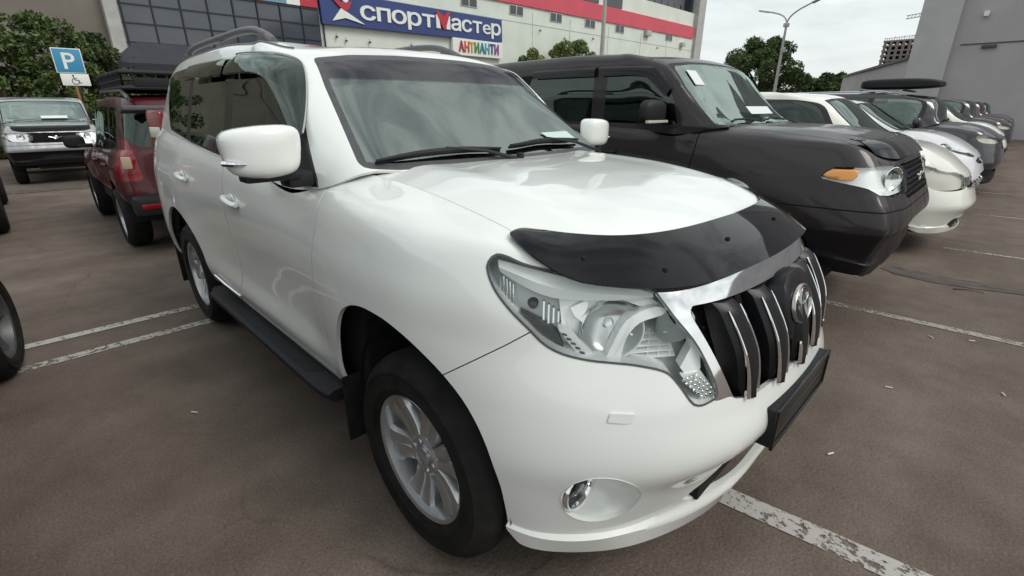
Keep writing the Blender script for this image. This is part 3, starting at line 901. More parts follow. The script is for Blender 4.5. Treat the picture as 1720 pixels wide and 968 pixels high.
        add(MB().lathe([(.0005, -.012), (.012, -.008), (.016, .01), (.016, .04)], c=(-.235, .02, 1.01), axis='y', n=16), 'indicator_bulb', 'plastic_grey')
        # high beam bowl
        cx, cz, r = -.018, .945, .092
        add(MB().lathe([(r, -.012), (r * .96, -.010), (r * .88, .004), (r * .68, .020), (r * .4, .032), (.016, .038), (.0005, .038)], c=(cx, .0, cz), axis='y', n=40), 'high_beam_bowl', 'bowl_satin', 50)
        add(MB().lathe([(.0005, .022), (.010, .024), (.012, .032), (.012, .045)], c=(cx, 0, cz), axis='y', n=16), 'high_beam_bulb', 'lamp_white')
        # surround plate between the bowls
        add(plate([(-.165,1.038),(-.02,1.042),(.075,1.045),(.11,1.02),(.06,1.012),(-.01,1.036),(-.075,1.006),(-.098,.95),(-.085,.89),(-.045,.862),(-.11,.868),(-.15,.92)], .004, .05), 'lamp_bezel', 'lamp_white')
        # white divider arm
        dvp = [(.118,1.018),(.078,1.018),(.018,.980),(-.014,.907),(-.030,.850),(.008,.852),(.022,.925),(.056,.974),(.114,.998)]
        add(plate(smooth_poly(dvp, 3), -.022, .045), 'divider_arm', 'lamp_white')
        # low beam cell with louvres
        add(plate([(.02,.845),(.045,.935),(.11,.985),(.175,.96),(.205,.90),(.18,.825),(.10,.832)], .052, .01), 'low_beam_cell', 'reflector')
        mb = MB()
        for k in range(5):
            mb.box((.108 - .004 * k, .03, .858 + .019 * k), (.135 - .008 * k, .042, .0035), .001, rot=Matrix.Rotation(-.10, 3, 'Y') @ Matrix.Rotation(.5, 3, 'X'), seg=1)
        for k in range(4):
            mb.box((.066 + .032 * k, .034, .895), (.0025, .03, .085), 0)
        add(mb, 'low_beam_louvres', 'lamp_white')
        add(MB().lathe([(.058, -.012), (.055, -.008), (.044, .012), (.02, .022), (.0005, .024)], c=(.152, .0, .968), axis='y', n=30), 'low_beam_bowl', 'bowl_satin', 50)
        add(plate([(.178,.842),(.200,.905),(.188,.955),(.205,.965),(.225,.905),(.235,.845),(.232,.825),(.20,.815)], -.03, .04), 'inner_bezel', 'lamp_white')
        # lower leg with small prisms
        add(plate([(.18,.822),(.235,.835),(.262,.80),(.300,.748),(.255,.742),(.215,.78)], -.034, .01), 'position_lamp_cell', 'lamp_white')
        mb = MB()
        for i in range(7):
            for j in range(4):
                t = i / 6
                mb.box((.205 + .068 * t + .011 * (j - 1.5), -.040, .817 - .062 * t + .006 * (j - 1.5)), (.008, .008, .008), .001, rot=Matrix.Rotation(.785 + .3 * (i % 2), 3, 'Y'), seg=1)
        add(mb, 'position_lamp_prisms', 'reflector')
        # left wedge with slots
        add(plate([(-.165,.950),(-.138,.958),(-.058,.868),(-.10,.862)], -.018, .05), 'side_wedge', 'lamp_white')
        mb = MB()
        for k in range(5):
            mb.box((-.148 + .013 * k, -.020, .936 - .014 * k), (.014, .008, .0035), .0008, rot=Matrix.Rotation(.3, 3, 'Y'), seg=1)
        add(mb, 'side_wedge_slots', 'plastic_grey')
        add(plate([(-.134,1.012),(-.085,1.040),(-.095,.966),(-.122,.988)], -.012, .04), 'inner_facet', 'lamp_white')
        add(plate([(-.27,1.0),(-.20,.935),(-.145,.885),(-.165,.935),(-.21,.966)], -.01, .03), 'lower_trim', 'plastic_grey')
    # ---------------- grille: backing, slats and emblem
    V, F = sh.extract('grille')
    Vb = V.copy(); Vb[:, 0] -= .075
    V1, F1 = join((Vb, F), mirror(Vb, F))
    gr_ = mesh_obj('grille_backing', V1, F1, M['dark'], root)
    gx = lambda z, y=0: np.interp(z, [.74, .78, .90, 1.02, 1.05], [.862, .858, .822, .775, .765]) - .052 * (abs(y) / .42)**2
    grille = D.objects.new('grille', None); COL.objects.link(grille); grille.parent = root
    for k, y in enumerate((-.335, -.170, 0, .170, .335)):
        zb = .772 if k in (1, 2, 3) else .782
        sgn = np.sign(y)
        mb = MB(); rows = []
        zz = np.concatenate([np.linspace(1.035, .80, 16), np.linspace(.79, zb - .012, 5)])
        for i, z in enumerate(zz):
            t = (1.035 - z) / (1.035 - zb)
            wd = .052 + .004 * sin(pi * t)
            if t > .88: wd *= 1 - (t - .88) / .16 * .45
            dep = .020 + .022 * sin(pi * min(1, t * 1.02) * .9 + .1)
            if t < .05: dep *= .4
            yy = y * (1.03 - .06 * t)
            x = gx(z, y)
            rows.append([(x - .045, yy - wd, z), (x + dep - .028, yy - wd * .98, z), (x + dep - .004, yy - wd * .55, z), (x + dep + .002, yy, z), (x + dep - .004, yy + wd * .55, z), (x + dep - .028, yy + wd * .98, z), (x - .045, yy + wd, z)])
        mb.grid(rows)
        bot = rows[-1]; mb.bm.faces.new([mb.bm.verts.new(Vector(p)) for p in bot]); top = rows[0]; mb.bm.faces.new([mb.bm.verts.new(Vector(p)) for p in top])
        sl = mb.build('grille_slat', M['grille_black'], grille, angle=30)
        for e in (-1, 1):
            cb = MB(); pts = []; rad = []
            for i, z in enumerate(zz[1:-2]):
                t = (1.035 - z) / (1.035 - zb)
                if k == 2 and .13 < t < .68: continue
                wd = .052 + .004 * sin(pi * t); dep = .020 + .022 * sin(pi * min(1, t * 1.02) * .9 + .1)
                pts.append((gx(z, y) + dep - .008, y * (1.03 - .06 * t) + e * wd * .70, z, t))
            runs = [pts] if k != 2 else [[p for p in pts if p[3] < .2], [p for p in pts if p[3] > .6]]
            for rn in runs:
                if len(rn) < 2: continue
                n_ = len(rn)
                rr_ = [(.0028 + .0065 * (p[3]**1.5) * (1 if e * (1 if y <= 0 else 1) < 0 else .5)) * (.5 if i in (0,) else 1) for i, p in enumerate(rn)]
                cb.tube([p[:3] for p in rn], rr_, n=8)
            cb.build('chrome_strip', M['chrome'], sl)
    # dark ribs between the slats, stepped back
    mb = MB()
    for y in (-.25, -.085, .085, .25):
        mb.tube([(gx(z, y) - .03, y, z) for z in np.linspace(1.03, .77, 10)], .012, 6)
    for z in np.linspace(.80, 1.0, 6):
        mb.tube([(gx(z, y) - .045, y, z) for y in np.linspace(-.4, .4, 13)], .005, 6)
    mb.build('grille_mesh', M['grille_black'], grille)
    # emblem: dark plinth, three chrome ovals
    ez = .955; ex = gx(ez) + .040
    tilt = Matrix.Rotation(-radians(14), 4, 'Y')
    em = D.objects.new('emblem', None); COL.objects.link(em); em.parent = grille
    mb = MB(); pr_ = []
    for (sy, sz, x) in ((.118, .112, -.06), (.115, .108, -.005), (.106, .092, .004), (.05, .05, .007)):
        pr_.append([(x, sy * np.sign(cos(a)) * abs(cos(a))**.72, sz * np.sign(sin(a)) * abs(sin(a))**.78 - .004) for a in np.linspace(0, 2 * pi, 40, endpoint=False)])
    vr = [[mb.bm.verts.new(Vector(p)) for p in r] for r in pr_]
    for A, B in zip(vr, vr[1:]):
        for i in range(40): mb.bm.faces.new((A[i], A[(i + 1) % 40], B[(i + 1) % 40], B[i]))
    mb.bm.faces.new(vr[-1])
    mb.xform(Matrix.Translation((ex - .012, 0, ez)) @ tilt); mb.build('emblem_plinth', M['grille_black'], em, angle=50)
    def ring(ry, rz, cy, cz, wv, mb):
        n = 48; rows = []
        for k in range(n + 1):
            a = 2 * pi * k / n
            y0, z0 = cos(a), sin(a)
            w1 = wv * (1 + .35 * abs(z0) * (ry > rz))
            o = ((ry) * y0 + cy, (rz) * z0 + cz)
            i_ = ((ry - w1) * y0 + cy, (rz - w1 * .85) * z0 + cz)
            md = ((o[0] + i_[0]) / 2, (o[1] + i_[1]) / 2)
            rows.append([(0, *o), (.007, o[0] * .8 + md[0] * .2, o[1] * .8 + md[1] * .2), (.010, *md), (.007, i_[0] * .8 + md[0] * .2, i_[1] * .8 + md[1] * .2), (0, *i_)])
        mb.grid(rows)
    mb = MB(); ring(.084, .062, 0, 0, .008, mb); ring(.052, .027, 0, .025, .006, mb); ring(.026, .054, 0, -.003, .007, mb)
    mb.xform(Matrix.Translation((ex - .003, 0, ez - .002)) @ tilt); mb.build('emblem_ovals', M['emblem_metal'], em, angle=60)
    # ---------------- number plate holder (empty, black)
    pl = D.objects.new('plate_holder', None); COL.objects.link(pl); pl.parent = root
    mb = MB().box((.896, 0, .632), (.05, .535, .128), .008)
    mb.box((.874, 0, .62), (.04, .48, .10), .006); mb.build('holder_box', M['plastic'], pl)
    pl.location = (-.022, 0, .018)
    mb = MB().box((.924, 0, .6945), (.010, .536, .012), .003).box((.924, 0, .5705), (.010, .536, .014), .003).box((.924, -.262, .632), (.010, .012, .112), .003).box((.924, .262, .632), (.010, .012, .112), .003)
    mb.box((.9225, 0, .632), (.003, .50, .10), .001).box((.924, 0, .615), (.003, .50, .004), .001).box((.924, 0, .650), (.003, .50, .004), .001)
    mb.build('holder_rim', M['gloss_black'], pl)
    # ---------------- lower intake backing
    V, F = sh.extract('slot'); Vb = V.copy(); Vb[:, 0] -= .05; Vb[:, 2] += .002
    V1, F1 = join((Vb, F), mirror(Vb, F)); mesh_obj('intake_backing', V1, F1, M['dark'], root)
    MB().box((.705, 0, .462), (.13, .80, .145), .01).build('intake_dark_fill', M['dark'], root)  # plain black box added inside the slot so that it looks dark
    # ---------------- fog lamps
    Vf, Ff = HERO_FOG[0]
    cnt = set((f[k], f[(k + 1) % len(f)]) for f in Ff for k in range(len(f)))
    nxt = {a: b for a, b in cnt if (b, a) not in cnt}
    st = next(iter(nxt)); loop = [st]
    while nxt[loop[-1]] != st and len(loop) < len(nxt) + 2: loop.append(nxt[loop[-1]])
    E_ = Vf[loop]; cl_ = np.array([.545, .715, .502])
    for s in (-1, 1):
        q = np.array([1, s, 1]); ang_ = []
        # circle of the lamp ring, matched to the oval by direction
        c0 = E_.mean(0); tF = np.array([.66, -.75, 0])
        a0 = np.arctan2((E_[:, 2] - c0[2]) / .102, (E_ - c0) @ tF / .112)
        C_ = np.stack([np.full(len(E_), cl_[0]), cl_[1] - .064 * np.cos(a0), cl_[2] + .064 * np.sin(a0)], 1)
        rows = [E_ + np.array([.0012, .001, 0]), E_ - np.array([.006, .004, 0]), ]
        for u in np.linspace(.12, 1, 7):
            R_ = E_ * (1 - u) + C_ * u; R_[:, 0] -= .018 * sin(pi * u) + .004; R_[:, 1] -= .010 * sin(pi * u)
            rows.append(R_)
        rows = [np.concatenate([r_, r_[:1]]) * q for r_ in rows]
        MB().grid(rows).build('fog_lamp_bowl', M['white'], root, angle=60)
    for s in (-1, 1):
        f = D.objects.new('fog_lamp', None); COL.objects.link(f); f.parent = root
        c = (.545, s * .715, .502)
        MB().lathe([(.066, -.03), (.066, .008), (.062, .015), (.055, .013), (.050, .0), (.049, -.02)], c=c, axis='x', n=36).build('chrome_ring', M['chrome'], f)
        MB().lathe([(.0005, .004), (.02, .002), (.049, -.006), (.051, -.02)], c=c, axis='x', n=36).build('fog_lens', M['fog_glass'], f)
    # washer flap
    for s in (-1, 1):
        cy, cz = .690, .785
        nn = np.array([.70, s * .68, .20]); nn /= np.linalg.norm(nn); t = np.cross([0, 0, 1], nn); t /= np.linalg.norm(t); b = np.cross(nn, t)
        # closest surface vertex
        A = G.reshape(-1, 3); i = np.argmin((A[:, 1] - cy)**2 + (A[:, 2] - cz)**2 + 9 * (A[:, 0] < .3)); c = A[i] * np.array([1, s, 1])
        poly = [(-.034, .013), (.030, .016), (.038, -.010), (-.022, -.014)]
        if s == -1: poly = [(-a, b_) for a, b_ in poly]
        ring1 = [c + t * a + b * e + nn * .0035 for a, e in chamfer_poly(poly, .006, 3)]; 
        mb = MB().prism(ring1, tuple(-nn * .012)); bmesh.ops.bevel(mb.bm, geom=[e for e in mb.bm.edges], offset=.0012, segments=2, affect='EDGES')
        mb.build('washer_flap', M['white'], root, angle=60)
    # ---------------- bonnet deflector
    sel = H['sel']
    cut = sel[(sel[:, 0] > .275)]
    L0 = np.concatenate([[0], np.cumsum(np.linalg.norm(np.diff(cut, axis=0), axis=1))])
    n_ = 60; ss = np.linspace(0, L0[-1], n_)
    low = np.stack([np.interp(ss, L0, cut[:, i]) for i in range(3)], 1)
    ctl = np.array([(.592,0,1.186),(.586,.13,1.186),(.570,.27,1.184),(.535,.40,1.182),(.470,.505,1.181),(.395,.58,1.186),(.325,.64,1.196),(.278,.672,1.206)])
    Lc = np.concatenate([[0], np.cumsum(np.linalg.norm(np.diff(ctl, axis=0), axis=1))]); Lc /= Lc[-1]
    upp = nspline(Lc, ctl, (ss / ss[-1])**1.0)
    rows = []
    for u in np.linspace(0, 1, 9):
        A = low * (1 - u) + upp * u
        bul = .016 * sin(pi * (.15 + .8 * u)) + .012 * u
        cw = np.clip((low[:, 0] - .30) / .15, 0, 1)
        fwd = np.stack([(.050 * (1 - u)**1.2) * cw, (.050 * (1 - u)**1.2) * (low[:, 1] / .7), bul - .034 * (1 - u) * cw + .006 * (1 - u)], 1)
        tip = np.clip((n_ - 1 - np.arange(n_)) / 5, 0, 1)[:, None]**.5
        rows.append(A + fwd * (.35 + .65 * tip))
    rows = np.array(rows)
    full = np.concatenate([rows[:, :0:-1] * np.array([1, -1, 1]), rows], 1)
    V = full.reshape(-1, 3); nc = full.shape[1]
    F = [[i * nc + j, i * nc + j + 1, (i + 1) * nc + j + 1, (i + 1) * nc + j] for i in range(8) for j in range(nc - 1)]
    Vt, Ft = rim(V, F, .006)
    df = mesh_obj('bonnet_deflector', Vt, Ft, M['smoke'], root, angle=50)
    bm = bmesh.new(); bm.from_mesh(df.data); 
    for (y, u) in ((-.62, .42), (-.47, .25), (-.20, .50), (.20, .50), (.47, .3), (.62, .42)):
        j = int(np.argmin(np.abs(full[4, :, 1] - y))); p = full[int(u * 8), j]
        MB().lathe([(.0005, .007), (.0055, .006), (.007, .001), (.007, -.004)], c=tuple(p), axis='z', n=12).build('fixing_clip', M['dark'], df)
    bm.free()
    # ---------------- cowl and wipers
    mb = MB(); rows = []
    for y in np.linspace(-.70, .70, 41):
        k = (y / .69)**2
        xg = -.355 - .12 * k * abs(y / .69)**.6
        rows.append([(-.385 - .09 * k, y, 1.292 - .012 * k), (-.35 - .10 * k, y, 1.270), (xg - .06, y, 1.285)])
    mb.grid(rows); mb.build('cowl_panel', M['plastic'], root, recalc=False)
    def gl_pt(y, z, off=.012):
        A = G2.reshape(-1, 3); i = np.argmin((A[:, 1] - abs(y))**2 + (A[:, 2] - z)**2 + 9 * (A[:, 0] < -1.3)); p = A[i].copy()
        p[1] *= np.sign(y) if y else 1
        return p + np.array([.55, 0, .80]) * off
    for (y0, y1, za, zb_, piv) in ((-.68, -.10, 1.322, 1.338, (-.365, -.02)), (-.04, .52, 1.342, 1.345, (-.40, .62))):
        wp = D.objects.new('wiper', None); COL.objects.link(wp); wp.parent = root
        ys = np.linspace(y0, y1, 18); zz = np.linspace(za, zb_, 18) + .010 * np.sin(np.linspace(0, pi, 18))
        P0 = [gl_pt(y, z, .012) for y, z in zip(ys, zz)]
        P0 = np.array(P0); 
        for _ in range(6): P0[1:-1] = (P0[:-2] + P0[2:] + P0[1:-1]) / 3
        MB().tube(P0, .006, 8).build('wiper_blade', M['rubber'], wp)
        P1 = P0 + np.array([.008, 0, .011]); tpr = [.004 + .007 * sin(pi * i / 17) for i in range(18)]
        MB().tube(P1, tpr, 8).build('wiper_spine', M['plastic'], wp)
        m_ = P1[9]; pv = np.array([piv[0], piv[1], 1.305])
        mid_ = (m_ + pv) / 2 + np.array([.01, 0, .018])
        MB().tube([m_ + [0, 0, .01], mid_, pv], [.007, .010, .014], 8, flat=.7).lathe([(.0005, .03), (.016, .028), (.018, -.02)], c=tuple(pv), axis='z', n=16).build('wiper_arm', M['plastic'], wp)
    # ---------------- mirrors
    for s in (-1, 1):
        m = D.objects.new('door_mirror', None); COL.objects.link(m); m.parent = root
        n1, n2 = 28, 28; rows = []
        # a rounded box swept along y (outboard), open face looks back
        bm = bmesh.new(); bmesh.ops.create_cube(bm, size=1)
        bmesh.ops.subdivide_edges(bm, edges=bm.edges[:], cuts=9, use_grid_fill=True)
        for v_ in bm.verts:
            x, y, z = v_.co * 2
            # superellipsoid rounding
            L = (abs(x)**4.5 + abs(y)**4.5 + abs(z)**4.5)**(1 / 4.5)
            x, y, z = x / L, y / L, z / L
            # taper: slimmer at the inner lower end, front face bulges
            X = x * (.060 + .030 * (1 - y * y)) if x > 0 else x * .055
            Z = z * (.100 - .012 * (y + 1) * (z > 0) * .5 - .010 * (y > 0) * y)
            Y = y * (.135 + .010 * z)
            X -= .035 * (Y + .135) ; Z += -.012 * (y < 0) * y * (z < 0)
            v_.co = (X, Y, Z)
        bmesh.ops.bisect_plane(bm, geom=bm.verts[:] + bm.edges[:] + bm.faces[:], plane_co=(-.038, 0, 0), plane_no=(-1, 0, 0), clear_outer=True)
        bmesh.ops.transform(bm, matrix=Matrix.Translation((-.705, s * .995, 1.378)) @ Matrix.Rotation(s * radians(8), 4, 'Z') @ Matrix.Diagonal((.95, s * (.95 if s < 0 else .86), (.93 if s < 0 else .84), 1)), verts=bm.verts)
        bm_obj('mirror_cap', bm, M['white'], m, angle=60)
        mb = MB().box((0, 0, 0), (.010, .185, .125), .004); mb.xform(Matrix.Translation((-.750, s * 1.005, 1.385)) @ Matrix.Rotation(s * radians(8), 4, 'Z')); mb.build('mirror_glass', M['chrome'], m)
        # chrome-edged side repeater low on the cap
        pts = [(-.636 - .035 * ((y - .92) / .23)**2 - .01 * k, s * y, 1.338 + .004 * k) for k, y in ((0, 1.175), (0, 1.14), (0, 1.10), (0, 1.055))]
        MB().tube([(-.690, s * 1.130, 1.345), (-.672, s * 1.115, 1.344), (-.656, s * 1.085, 1.342), (-.648, s * 1.03, 1.338)], [.011, .012, .010, .004], 10, flat=.9).build('side_repeater', M['chrome'], m)
        mb = MB().box((-.715, s * .975, 1.288), (.085, .20, .034), .014).box((-.735, s * .875, 1.268), (.10, .10, .060), .016)
        mb.build('mirror_arm', M['plastic'], m)
        # black sail panel
        A = G2.reshape(-1, 3)
        P_ = []
        for (x, z) in ((-.672, 1.235), (-.90, 1.262), (-.905, 1.47), (-.84, 1.42)):
            i = np.argmin((A[:, 0] - x)**2 + (A[:, 2] - z)**2 + 9 * (A[:, 1] < .6)); P_.append((x, s * (A[i, 1] + .006), z))
        MB().prism(P_, (0, -s * .01, 0)).build('sail_panel', M['plastic'], m)
    # ---------------- door handles
    for (x, z, dk) in ((-1.55, 1.075, 'doorF'), (-2.46, 1.115, 'doorR')):
        for s in (-1, 1):
            d = H['doors'][(dk, s)]
            A = G.reshape(-1, 3)
            def ysurf(xx, zz_):
                i = np.argmin((A[:, 0] - xx)**2 + (A[:, 2] - zz_)**2 + 9 * (A[:, 1] < .6)); return A[i, 1]
            y = ysurf(x, z)
            h = D.objects.new('door_handle', None); COL.objects.link(h); h.parent = root
            MB().lathe([(.0005, .0015), (.034, .0005), (.042, .004), (.046, .0)], c=(0, 0, 0), axis='y', n=24).xform(Matrix.Translation((x - .015, s * (y + .001), z)) @ Matrix.Diagonal((1.15, s, .85, 1))).build('handle_cup', M['white'], h)
            pts = [(x - .115, s * (y + .010), z + .010), (x - .09, s * (y + .020), z + .008), (x - .02, s * (y + .027), z + .002), (x + .06, s * (y + .024), z - .004), (x + .095, s * (y + .014), z - .007)]
            MB().tube(nspline(range(5), pts, np.linspace(0, 4, 17)), [.013] + [.017] * 15 + [.013], 12, flat=.75).build('handle_grip', M['white'], h)
    # ---------------- running boards
    for s in (-1, 1):
        mb = MB(); rows = []
        sec = [(.80, .425), (.945, .425), (.968, .412), (.970, .392), (.945, .372), (.80, .365)]
        for i, x in enumerate(np.concatenate([[-2.28, -2.26], np.linspace(-2.2, -.68, 24), [-.58, -.55]])):
            k = 1.0
            if x < -2.22: k = .80
            if x > -.62: k = .90 if x > -.56 else .96
            rows.append([(x, s * (.80 + (y - .80) * k), z) for y, z in sec])
        mb.grid(rows)
        mb.bm.faces.new([mb.bm.verts.new(Vector(p)) for p in rows[0]]); mb.bm.faces.new([mb.bm.verts.new(Vector(p)) for p in rows[-1]])
        b = mb.build('running_board', M['plastic_blue'], root)
        mb = MB()
        for k in range(7):
            mb.box((-1.42, s * (.865 + .013 * k), .4265), (1.40 - .02 * k, .006, .003), .0008, seg=1)
        mb.build('tread_ribs', M['plastic'], b)
        # sill trim at the rear
        A = G.reshape(-1, 3)
    for s in (-1, 1):
        MB().tube([(-2.20, s * .915, .52), (-2.0, s * .912, .505), (-1.75, s * .905, .50)], [.008, .012, .006], 8).build('sill_trim', M['chrome'], root)
        # black rocker below the doors
        MB().box((-1.42, s * .835, .40), (1.7, .06, .10), .01).build('rocker_panel', M['dark'], root)
    # ---------------- roof rails
    for s in (-1, 1):
        r = D.objects.new('roof_rail', None); COL.objects.link(r); r.parent = root
        pts = [(-3.22, s * .585, 1.815), (-3.10, s * .58, 1.875), (-2.85, s * .577, 1.905), (-2.4, s * .575, 1.912), (-2.05, s * .575, 1.914), (-1.82, s * .577, 1.905), (-1.66, s * .58, 1.878), (-1.52, s * .583, 1.825)]
        MB().tube(nspline(range(8), pts, np.linspace(0, 7, 50)), [.018 + .004 * (i < 4 or i > 45) for i in range(50)], 12, flat=1.1).build('rail_bar', M['rail_grey'], r)
        for x in (-3.12, -2.35, -1.64):
            MB().box((x, s * .582, 1.85), (.11, .034, .06), .012).build('rail_foot', M['rail_grey'], r)
        # roof ditch moulding
        A = G2
        row = A[np.argmin(np.abs(np.linspace(0, 1, 90) - .685))]
        pts = [(p[0], s * p[1], p[2] + .001) for p in row if p[1] > .585 and p[0] > -3.3]
        MB().tube(pts[::3], .0065, 6).build('roof_moulding', M['rail_grey'], root)
    # ---------------- window visors
    A = G2.reshape(-1, 3)
    def yg(x, z):
        i = np.argmin((A[:, 0] - x)**2 + (A[:, 2] - z)**2 + 9 * (A[:, 1] < .55)); return A[i, 1]
    def ysm(P_):
        y = np.array([yg(p[0], p[1]) for p in P_]); t = np.linspace(-1, 1, len(y))
        return np.polyval(np.polyfit(t, y, 4), t)
    for s in (-1, 1):
        outer = nspline(range(8), [(-.80, 1.425), (-.92, 1.575), (-1.015, 1.672), (-1.09, 1.717), (-1.22, 1.745), (-1.36, 1.757), (-1.55, 1.764), (-1.705, 1.766)], np.linspace(0, 7, 40))
        inner = nspline(range(8), [(-.825, 1.395), (-.975, 1.52), (-1.085, 1.60), (-1.165, 1.640), (-1.27, 1.662), (-1.38, 1.670), (-1.55, 1.674), (-1.71, 1.674)], np.linspace(0, 7, 40))
        def strip(o_, i_, nm):
            rows = []
            for u, off in ((0, .010), (.12, .030), (.5, .040), (.92, .044), (1, .036)):
                rr_ = o_ * (1 - u) + i_ * u
                ys_ = ysm(rr_)
                rows.append([(p[0], s * (yy + off), p[1]) for p, yy in zip(rr_, ys_)])
            V = np.array(rows)
            mb = MB().grid(V); bmesh.ops.recalc_face_normals(mb.bm, faces=mb.bm.faces)
            o = mb.build(nm, M['lens_visor'], root, angle=60)
            return o
        strip(outer, inner, 'window_visor')
        x2 = np.linspace(-1.735, -2.50, 30)
        strip(np.stack([x2, np.full(30, 1.766)], 1), np.stack([x2, np.full(30, 1.672)], 1), 'window_visor')
        # bright edge strip round the window visor
        MB().tube([(p[0], s * (yy + .014), p[1] + .004) for p, yy in zip(outer, ysm(outer))], .0035, 6).build('visor_trim', M['satin'], root)
    # ---------------- tail lamps
    for s in (-1, 1):
        t = D.objects.new('tail_lamp', None); COL.objects.link(t); t.parent = root
        bm = bmesh.new(); bmesh.ops.create_cube(bm, size=1); bmesh.ops.bevel(bm, geom=bm.edges[:], offset=.12, segments=3, affect='EDGES', profile=.5)
        bmesh.ops.transform(bm, matrix=Matrix.Translation((-3.55, s * .762, 1.25)) @ Matrix.Rotation(s * radians(-22), 4, 'Z') @ Matrix.Diagonal((.17, .12, .50, 1)), verts=bm.verts)
        bm_obj('tail_lens', bm, M['redlens'], t, angle=60)
        bm = bmesh.new(); bmesh.ops.create_cube(bm, size=1); bmesh.ops.bevel(bm, geom=bm.edges[:], offset=.12, segments=3, affect='EDGES', profile=.5)
        bmesh.ops.transform(bm, matrix=Matrix.Translation((-3.54, s * .782, 1.34)) @ Matrix.Rotation(s * radians(-22), 4, 'Z') @ Matrix.Diagonal((.12, .10, .08, 1)), verts=bm.verts)
        bm_obj('reverse_lens', bm, M['clearlens'], t, angle=60)
    # ---------------- interior
    mb = MB().box((-.62, 0, 1.17), (.62, 1.48, .20), .06).box((-.80, -.38, 1.26), (.22, .40, .08), .03).box((-1.6, 0, .72), (2.2, 1.5, .1), .02)
    mb.build('dashboard', M['interior'], root)
    for (x, y, w) in ((-1.35, -.38, .50), (-1.35, .38, .50), (-2.25, -.40, .58), (-2.25, .40, .58)):
        st = D.objects.new('seat', None); COL.objects.link(st); st.parent = root
        MB().box((x + .02, y, .93), (.52, w, .16), .06).build('seat_cushion', M['interior_seat'], st)
        MB().box((x - .27, y, 1.24), (.15, w, .62), .06, rot=Matrix.Rotation(radians(-14), 3, 'Y')).build('seat_back', M['interior_seat'], st)
        MB().box((x - .38, y, 1.62), (.10, .27, .17), .045).build('headrest', M['interior_seat'], st)
    sw = MB(); sw.tube([(.185 * cos(a) * .35, .185 * sin(a), .185 * cos(a) * .93) for a in np.linspace(0, 2 * pi, 32)], .014, 8, cap=False).box((0, 0, 0), (.05, .15, .10), .03).xform(Matrix.Translation((-.98, .38, 1.22)))
    sw.build('steering_wheel', M['interior'], root)
    MB().box((-.93, 0, 1.655), (.03, .23, .065), .012).build('rear_view_mirror', M['interior'], root)
    # roof lining so that the cabin is closed
    rows = [[(p[0] * .985 - .03, p[1] * s_, p[2] - .035) for p in G2[50:, j]] for s_ in (1,) for j in range(0, G2.shape[1], 6)]
    mb = MB().grid(rows); rows = [[(q_[0], -q_[1], q_[2]) for q_ in r_] for r_ in rows]; mb.grid(rows); mb.build('roof_lining', M['lining'], root)
    pp = tag(MB().prism([(-.470, .33, 1.362), (-.500, .545, 1.362), (-.548, .52, 1.402), (-.520, .285, 1.402)], (.002, 0, .002)).build('paper', M['paper'], smooth=False), 'green printed slip lying on the dashboard behind the windscreen of the white off-roader', 'paper')

M['bowl_satin'] = P('lamp_bowl_satin', (.62, .64, .64), .22, metal=1.0)
M['emblem_metal'] = P('emblem_metal', (.42, .41, .40), .30, metal=1.0)
M['lamp_dark'] = P('lamp_dark_shell', (.22, .23, .235), .3, metal=.4)
M['lamp_mid'] = P('lamp_housing', (.46, .48, .48), .3, metal=.3)
M['fog_glass'] = P('fog_lamp_glass', (.010, .012, .011), .10, spec=.4)
M['plastic_blue'] = P('running_board_plastic', (.013, .013, .018), .6, spec=.3, noise=.2, nscale=25, bump=.2, bscale=300)
M['rail_grey'] = P('rail_grey', (.13, .13, .14), .45, metal=.3)
M['lining'] = P('roof_lining', (.35, .35, .33), .9)
hero_parts(HERO)
# ------------------------------------------------------------------ other cars: the same kind of shell, re-proportioned
def h1(K, N, x):
    sh_ = x.shape; return hermite(np.array(K, float), np.array(N, float)[:, None], np.clip(x.reshape(-1), K[0], K[-1]))[:, 0].reshape(sh_)

def sstep(x, a, b):
    t = np.clip((x - a) / (b - a), 0, 1); return t * t * (3 - 2 * t)

def warper(xk, xl, xh, zk, zn, sy=1.0, ty=1.0, q=0.0, nose=0.0, droof=0.0, qg=0.0):
    RY = [0, .22, .42, .56, .69, .80, .89, 1.0]; RR = [0, .01, .047, .116, .213, .343, .523, .6]
    def Wf(P3):
        x, y, z = P3[..., 0], P3[..., 1], P3[..., 2]
        s = sstep(z, 1.25, 1.72)
        X = h1(xk, xl, x) * (1 - s) + h1(xk, xh, x) * s
        rec = np.interp(np.abs(y), RY, RR)
        wg = sstep(x, .0, .5) * (1 - s)
        X = X + q * rec * wg
        X = X + qg * np.interp(np.abs(y), [0, .45, .61, .69, .73, .80], [0, .035, .085, .15, .22, .25]) * sstep(z, 1.20, 1.30) * (1 - sstep(z, 1.74, 1.80)) * sstep(x, -1.45, -1.0)
        rb = np.interp(np.abs(y), [0, .42, .78, .92], [0, .02, .12, .4]) * sstep(-x, 3.2, 3.7) * (1 - s)
        X = X - q * .8 * rb
        Z = h1(zk, zn, z) - nose * sstep(x, -.2, .8) * sstep(z, .5, 1.0) * (1 - s) - droof * sstep(-x, 2.2, 3.6) * s
        Y = y * sy * np.interp(z, [.3, 1.2, 1.78, 1.9], [1, 1, ty, ty])
        return np.stack([X, Y, Z], -1)
    return Wf

